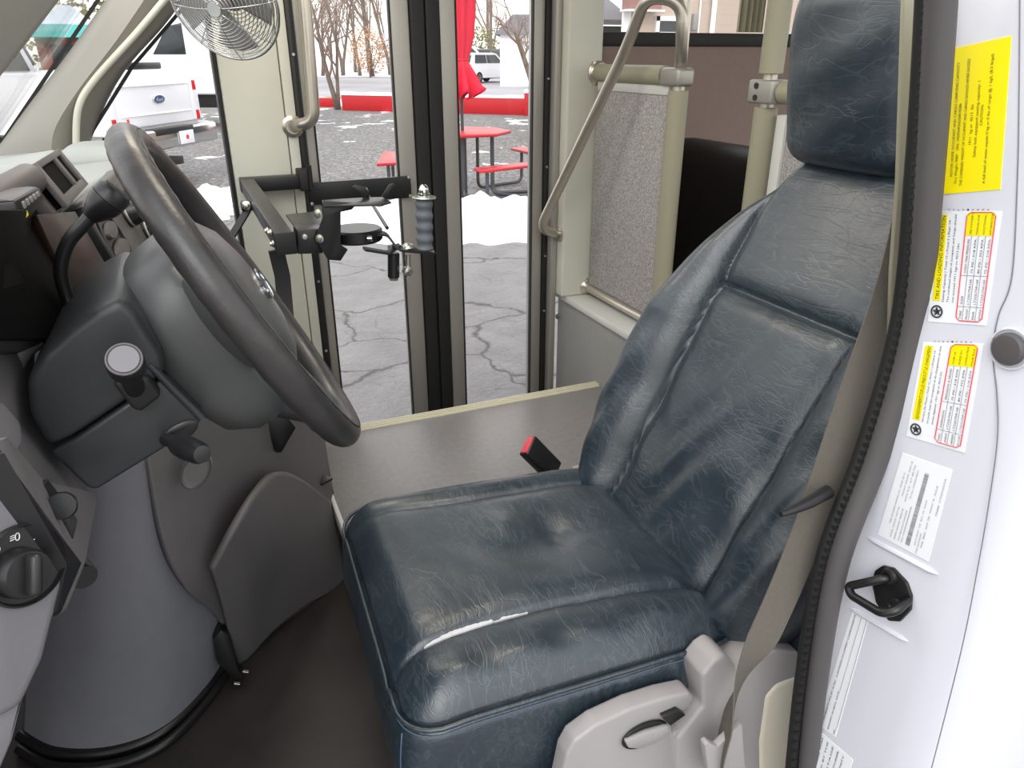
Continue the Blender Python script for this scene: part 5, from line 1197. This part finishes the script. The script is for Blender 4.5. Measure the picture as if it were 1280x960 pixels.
# vehicles ---------------------------------------------------------
def wheel_at(e, c, axis, r=.36, w=.24, rim=m_alu):
    c = Vector(c); ax = Vector(axis).normalized()
    b = MB(); lathe(b, [(r*.62, 0), (r*.9, 0), (r, w*.2), (r, w*.8), (r*.9, w), (r*.62, w)], c-ax*w/2, ax, 26); o = obj('wheel', b, m_tyre, e)
    b = MB(); lathe(b, [(0, -.02), (r*.2, -.02), (r*.24, .02), (r*.6, .01), (r*.63, .0), (r*.63, w), (0, w)], c-ax*w/2, ax, 20); obj('hub', b, rim, o)
def car(name, label, cat, loc, head, paint, L=4.6, W=1.85, H=1.68, tail=True, group=None):
    e = empty(name, label, cat, loc=tuple(loc), group=group)
    f = Vector((math.cos(head), math.sin(head), 0)); s = Vector((-f.y, f.x, 0)); O = Vector(loc); up = Vector((0, 0, 1))
    pt_ = lambda x, y, z: O+f*x*L+s*y*W+up*z*H
    low = [(-.5, .24), (-.5, .52), (-.485, .62), (.22, .62), (.42, .56), (.49, .46), (.5, .24), (.44, .17), (-.46, .17)]
    b = MB(); rings = [[pt_(x, y, z) for x, z in low] for y in (-.46, .46)]
    rings = [[pt_(x*.985, -.5, z*.98+.01) for x, z in low]]+rings[:0]+[[pt_(x*.985, .5, z*.98+.01) for x, z in low]]
    loft(b, rings)
    gh = [(-.47, .61, .48), (-.40, .97, .40), (-.30, 1.0, .39), (.02, 1.0, .39), (.10, .96, .40), (.25, .61, .48)]
    loft(b, [[pt_(x, -y, z) for x, z, y in gh], [pt_(x, y, z) for x, z, y in gh]]); obj('body', b, paint, e, 30)
    for sg in (-1, 1):
        for (xa, xb, xc, xd) in ((-.40, -.15, -.15, -.36), (-.13, .19, .07, -.13)):
            b = MB(); q4 = [pt_(xa, sg*.475, .66), pt_(xb, sg*.475, .66), pt_(xc, sg*.408, .93), pt_(xd, sg*.408, .93)]; prism(b, q4, s*sg*.03); obj('side_window', b, m_win, e)
        for xw in (-.32, .32): wheel_at(e, pt_(xw, sg*.44, 0)+up*.34, s*sg, .34)
    b = MB(); prism(b, [pt_(-.468, -.40, .68), pt_(-.468, .40, .68), pt_(-.412, .36, .92), pt_(-.412, -.36, .92)], -f*.05); obj('rear_window', b, m_win, e)
    b = MB(); prism(b, [pt_(.235, -.41, .65), pt_(.235, .41, .65), pt_(.115, .36, .93), pt_(.115, -.36, .93)], f*.04); obj('windscreen', b, m_win, e)
    for sg in (-1, 1):
        b = MB(); p = pt_(-.497, sg*.43, .52); box(b, p, (.10, .22, .34), Matrix.Rotation(head, 3, 'Z'), .02); obj('tail_light', b, m_redlens, e)
        b = MB(); p = pt_(.475, sg*.38, .48); box(b, p, (.14, .3, .12), Matrix.Rotation(head, 3, 'Z'), .03); obj('head_light', b, m_ledge, e)
    return e
hd = math.atan2(FD.y, FD.x)
car('parked_suv', 'white parked SUV with red tail light behind the closed red umbrella', 'car', Zp(603, 103, 0), hd-.62, m_white, 4.7, 1.9, 1.72)
car('parked_car', 'dark parked car beyond the white parked SUV', 'car', far(619, 62), hd-.5, m_darkcar, 4.6, 1.9, 2.0)
car('parked_car', 'white parked car with spoked wheel at the right edge of the door glass', 'car', Zp(690, 107, 0), hd+1.75, m_white, 4.6, 1.85, 1.5)
car('parked_van', 'white parked van behind the white SUV and red umbrella', 'van', far(580, 60), hd-1.2, m_white, 5.2, 2.0, 2.2)

# white pickup seen from behind
tp = far(184, 11.0); vD = Vector((tp.x, tp.y, 0)).normalized(); rD = Vector((vD.y, -vD.x, 0)); f = vD*math.cos(math.radians(56))-rD*math.sin(math.radians(56)); s = Vector((f.y, -f.x, 0)); hT = math.atan2(f.y, f.x); up = Vector((0, 0, 1))
tk = empty('pickup_truck', 'white pickup truck seen from behind with chrome bumper and oval badge', 'pickup truck', loc=tuple(tp))
T_ = lambda x, y, z: tp+s*x+f*y+up*z                                  # x right, y forward
b = MB(); prism(b, [T_(-.98, .05, .72), T_(.98, .05, .72), T_(.98, 2.2, .72), T_(-.98, 2.2, .72)], up*.70, .04, 2); obj('bed', b, m_white, tk)
b = MB(); prism(b, [T_(-.80, 0, .79), T_(.80, 0, .79), T_(.80, 0, 1.38), T_(.76, .02, 1.45), T_(-.76, .02, 1.45), T_(-.80, 0, 1.38)], f*.08, .02, 3); o_tg = obj('tailgate', b, m_white, tk)
b = MB(); tube(b, [T_(-.74, -.006, 1.27), T_(.74, -.006, 1.27)], .012, 8); tube(b, [T_(-.74, -.006, .93), T_(.74, -.006, .93)], .012, 8); obj('tailgate_crease', b, m_white, o_tg)
bc2 = T_(.06, -.004, 1.10)
b = MB(); lathe(b, [(.125, -.01), (.125, .010), (.112, .014), (.110, .010), (0, .010)], bc2, -f, 30, 1, .42, xdir=s); o = obj('badge', b, m_chrome, tk)
b = MB(); lathe(b, [(.111, .008), (.110, .013), (0, .014)], bc2, -f, 30, 1, .42, xdir=s); obj('badge_field', b, m_blue, o, label='blue oval field of the badge')
b = MB(); text_mesh(b, 'Ford', bc2-f*.0145-up*.026, s, up, .045, .145, 'C', .001, .35); obj('badge_script', b, m_ledge, o, None)
for sg in (-1, 1):
    b = MB(); prism(b, [T_(sg*.80, -.01, .80), T_(sg*.97, -.01, .80), T_(sg*.97, -.01, 1.38), T_(sg*.80, -.01, 1.38)], f*.10, .015); o = obj('tail_light', b, m_white, tk)
    for z in (1.18, .80):
        b = MB(); prism(b, [T_(sg*.85, -.016, z), T_(sg*.93, -.016, z), T_(sg*.93, -.016, z+.12), T_(sg*.85, -.016, z+.12)], f*.02, .004); obj('red_lens', b, m_redlens, o)
b = MB(); prism(b, [T_(-1.0, -.20, .52), T_(1.0, -.20, .52), T_(1.02, -.02, .52), T_(-1.02, -.02, .52)], up*.24, .03, 3); o_bp = obj('bumper', b, m_chrome, tk)
b = MB(); prism(b, [T_(-.42, -.205, .69), T_(.42, -.205, .69), T_(.42, -.05, .69), T_(-.42, -.05, .69)], up*.08, .01); obj('step_pad', b, m_blackplastic, o_bp)
b = MB(); prism(b, [T_(.06, -.22, .55), T_(.37, -.22, .55), T_(.37, -.22, .71), T_(.06, -.22, .71)], f*.015, .003); obj('license_plate', b, m_white_sticker, o_bp)
b = MB(); lathe(b, [(.03, 0), (.03, .004), (0, .004)], T_(.215, -.221, .63), -f, 14); obj('plate_mark', b, m_redink, o_bp)
b = MB(); prism(b, [T_(-.64, -.004, .84), T_(-.60, -.004, .84), T_(-.60, -.004, .90), T_(-.64, -.004, .90)], f*.01); obj('tailgate_sticker', b, m_redink, o_tg)
b = MB(); box(b, T_(0, -.06, .36), (.12, .3, .10), Matrix.Rotation(hT-PI/2, 3, 'Z'), .01); obj('hitch', b, m_blackplastic, tk)
b = MB(); prism(b, [T_(-.90, 2.25, .62), T_(.90, 2.25, .62), T_(.92, 3.9, .62), T_(-.92, 3.9, .62)], up*.70, .04); loft(b, [[T_(-.86, 2.3, 1.30), T_(.86, 2.3, 1.30), T_(.86, 4.1, 1.30), T_(-.86, 4.1, 1.30)], [T_(-.72, 2.45, 1.92), T_(.72, 2.45, 1.92), T_(.72, 3.5, 1.92), T_(-.72, 3.5, 1.92)]]); obj('cab', b, m_white, tk)
b = MB(); prism(b, [T_(-.70, 2.31, 1.40), T_(.70, 2.31, 1.40), T_(.64, 2.42, 1.82), T_(-.64, 2.42, 1.82)], -f*.02); obj('rear_window', b, m_win, tk)
b = MB(); prism(b, [T_(-.95, 3.9, .55), T_(.95, 3.9, .55), T_(.92, 5.3, .55), T_(-.92, 5.3, .55)], up*.62, .05); obj('bonnet', b, m_white, tk)
for x in (-.82, .82):
    for y in (1.1, 4.6): wheel_at(tk, T_(x, y, .38), s*math.copysign(1, x), .38)
b = MB(); prism(b, [T_(-.4, .06, 1.45), T_(.35, .06, 1.45), T_(.35, .5, 1.45), T_(-.4, .5, 1.45)], up*.08, .02); obj('bed_cover', b, m_blackplastic, tk)

# white cab truck standing crosswise behind it
wp = far(250, 21.); wf = -RD; ws = -FD
wt = empty('box_truck', 'white truck cab with dark side window standing crosswise behind the pickup', 'truck', loc=tuple(wp))
W_ = lambda x, y, z: wp+wf*x+ws*y+up*z                                # x forward (left in view), y towards us
b = MB(); side = [(-.9, .75), (-.9, 2.45), (.05, 2.52), (.28, 2.45), (.95, 1.66), (1.9, 1.5), (2.05, 1.2), (2.05, .75)]
prism(b, [W_(x, .95, z) for x, z in side], -ws*1.9, .05, 3); obj('cab', b, m_white, wt)
b = MB(); prism(b, [W_(-.05, .965, 1.62), W_(.72, .965, 1.62), W_(.30, .965, 2.2), W_(-.05, .965, 2.28)], -ws*.03, .01); obj('side_window', b, m_win, wt)
b = MB(); prism(b, [W_(-2.2, 1.0, .85), W_(-.95, 1.0, .85), W_(-.95, 1.0, 2.9), W_(-2.2, 1.0, 2.9)], -ws*2.0, .03); obj('cargo_box', b, m_white, wt)
b = MB(); prism(b, [W_(-2.15, .7, .45), W_(1.7, .7, .45), W_(1.7, .7, .80), W_(-2.15, .7, .80)], -ws*1.4, .02); obj('chassis', b, m_blackplastic, wt)
for x in (1.15, -1.6): wheel_at(wt, W_(x, .82, .42), ws, .42)
b = MB(); prism(b, [W_(1.85, .97, 1.2), W_(2.02, .97, 1.2), W_(2.02, .97, 1.34), W_(1.85, .97, 1.34)], -ws*.03); obj('marker_lamp', b, m_amber, wt)

# white vehicle glimpsed through the windscreen on the left
vp = far(2, 16.); vv = empty('utility_van', 'pale utility van with red marker lamp seen through the windshield', 'van', loc=tuple(vp))
b = MB(); vF = Vector((vp.x, vp.y, 0)).normalized(); vR = Vector((vF.y, -vF.x, 0)); V2 = lambda x, y, z: vp+vR*x+vF*y+up*z
prism(b, [V2(-1.2, 0, .7), V2(.25, 0, .7), V2(.30, 0, 1.0), V2(.22, 0, 1.9), V2(-1.2, 0, 2.0)], vF*2.5, .05, 3); obj('body', b, m_white, vv)
b = MB(); prism(b, [V2(.30, .3, .95), V2(.55, .3, .95), V2(.55, .3, 1.35), V2(.30, .3, 1.42)], vF*1.4, .08, 3); obj('bonnet', b, m_white, vv)
b = MB(); prism(b, [V2(-.02, -.02, 1.02), V2(.08, -.02, 1.02), V2(.08, -.02, 1.09), V2(-.02, -.02, 1.09)], FD*.02, .004); obj('marker_lamp', b, m_redlens, vv)
b = MB(); prism(b, [V2(-1.2, .1, .35), V2(.3, .1, .35), V2(.3, .1, .95), V2(-1.2, .1, .95)], vF*2.2, .03); obj('skirt', b, m_blackplastic, vv)
b = MB(); tube(b, [V2(.32, 0, 1.75), V2(.42, -.05, 1.45)], .04, 10); obj('mirror_arm', b, m_blackplastic, vv)
for x in (-.9, -.1): wheel_at(vv, V2(x, .2, .36), -vF, .36)
# ================================================================== LIGHT
w = bpy.data.worlds.new('sky'); SC.world = w; w.use_nodes = True; t = w.node_tree; bg = t.nodes['Background']
tc_ = t.nodes.new('ShaderNodeTexCoord'); sp = t.nodes.new('ShaderNodeSeparateXYZ'); t.links.new(tc_.outputs['Generated'], sp.inputs[0])
r = t.nodes.new('ShaderNodeValToRGB'); t.links.new(sp.outputs[2], r.inputs[0])
r.color_ramp.elements[0].position = .0; r.color_ramp.elements[0].color = (1, .965, .90, 1); r.color_ramp.elements[1].position = .5; r.color_ramp.elements[1].color = (.93, .96, 1, 1)
t.links.new(r.outputs[0], bg.inputs[0]); bg.inputs[1].default_value = 1.05
sd = bpy.data.lights.new('sun', 'SUN'); sd.energy = .9; sd.angle = math.radians(40); sd.color = (1, .98, .95)
so = bpy.data.objects.new('sun', sd); COL.objects.link(so); so.rotation_euler = Vector((.45, .75, -.75)).to_track_quat('-Z', 'Y').to_euler()
def dome(label, x, y, power, col=(1, .90, .76)):  # fill lamps added out of view to brighten the dark interior
    e = empty('fill_lamp', label, 'fill lamp', loc=(x, y, 2.36))
    b = MB(); lathe(b, [(.23, 0), (.23, -.012), (.215, -.02), (.21, -.012), (0, -.012)], (x, y, 2.36), (0, 0, 1), 32); obj('lamp_ring', b, m_alu, e)
    l = bpy.data.lights.new('lamp', 'AREA'); l.shape = 'DISK'; l.size = .4; l.energy = power; l.color = col
    o = bpy.data.objects.new('lamp', l); COL.objects.link(o); o.parent = e; o.location = (0, 0, -.026)
dome('added warm fill lamp under the ceiling above the entry step', .12, 1.85, 3.0)
dome('added warm fill lamp under the ceiling above the driver seat', .3, 1.0, 3.0)
vs = SC.view_settings; vs.view_transform = 'Standard'; vs.look = 'None'; vs.gamma = 1; vs.use_curve_mapping = False; vs.exposure = .9
SC.cycles.max_bounces = 10; SC.cycles.transparent_max_bounces = 16
SC.cycles.use_denoising = True
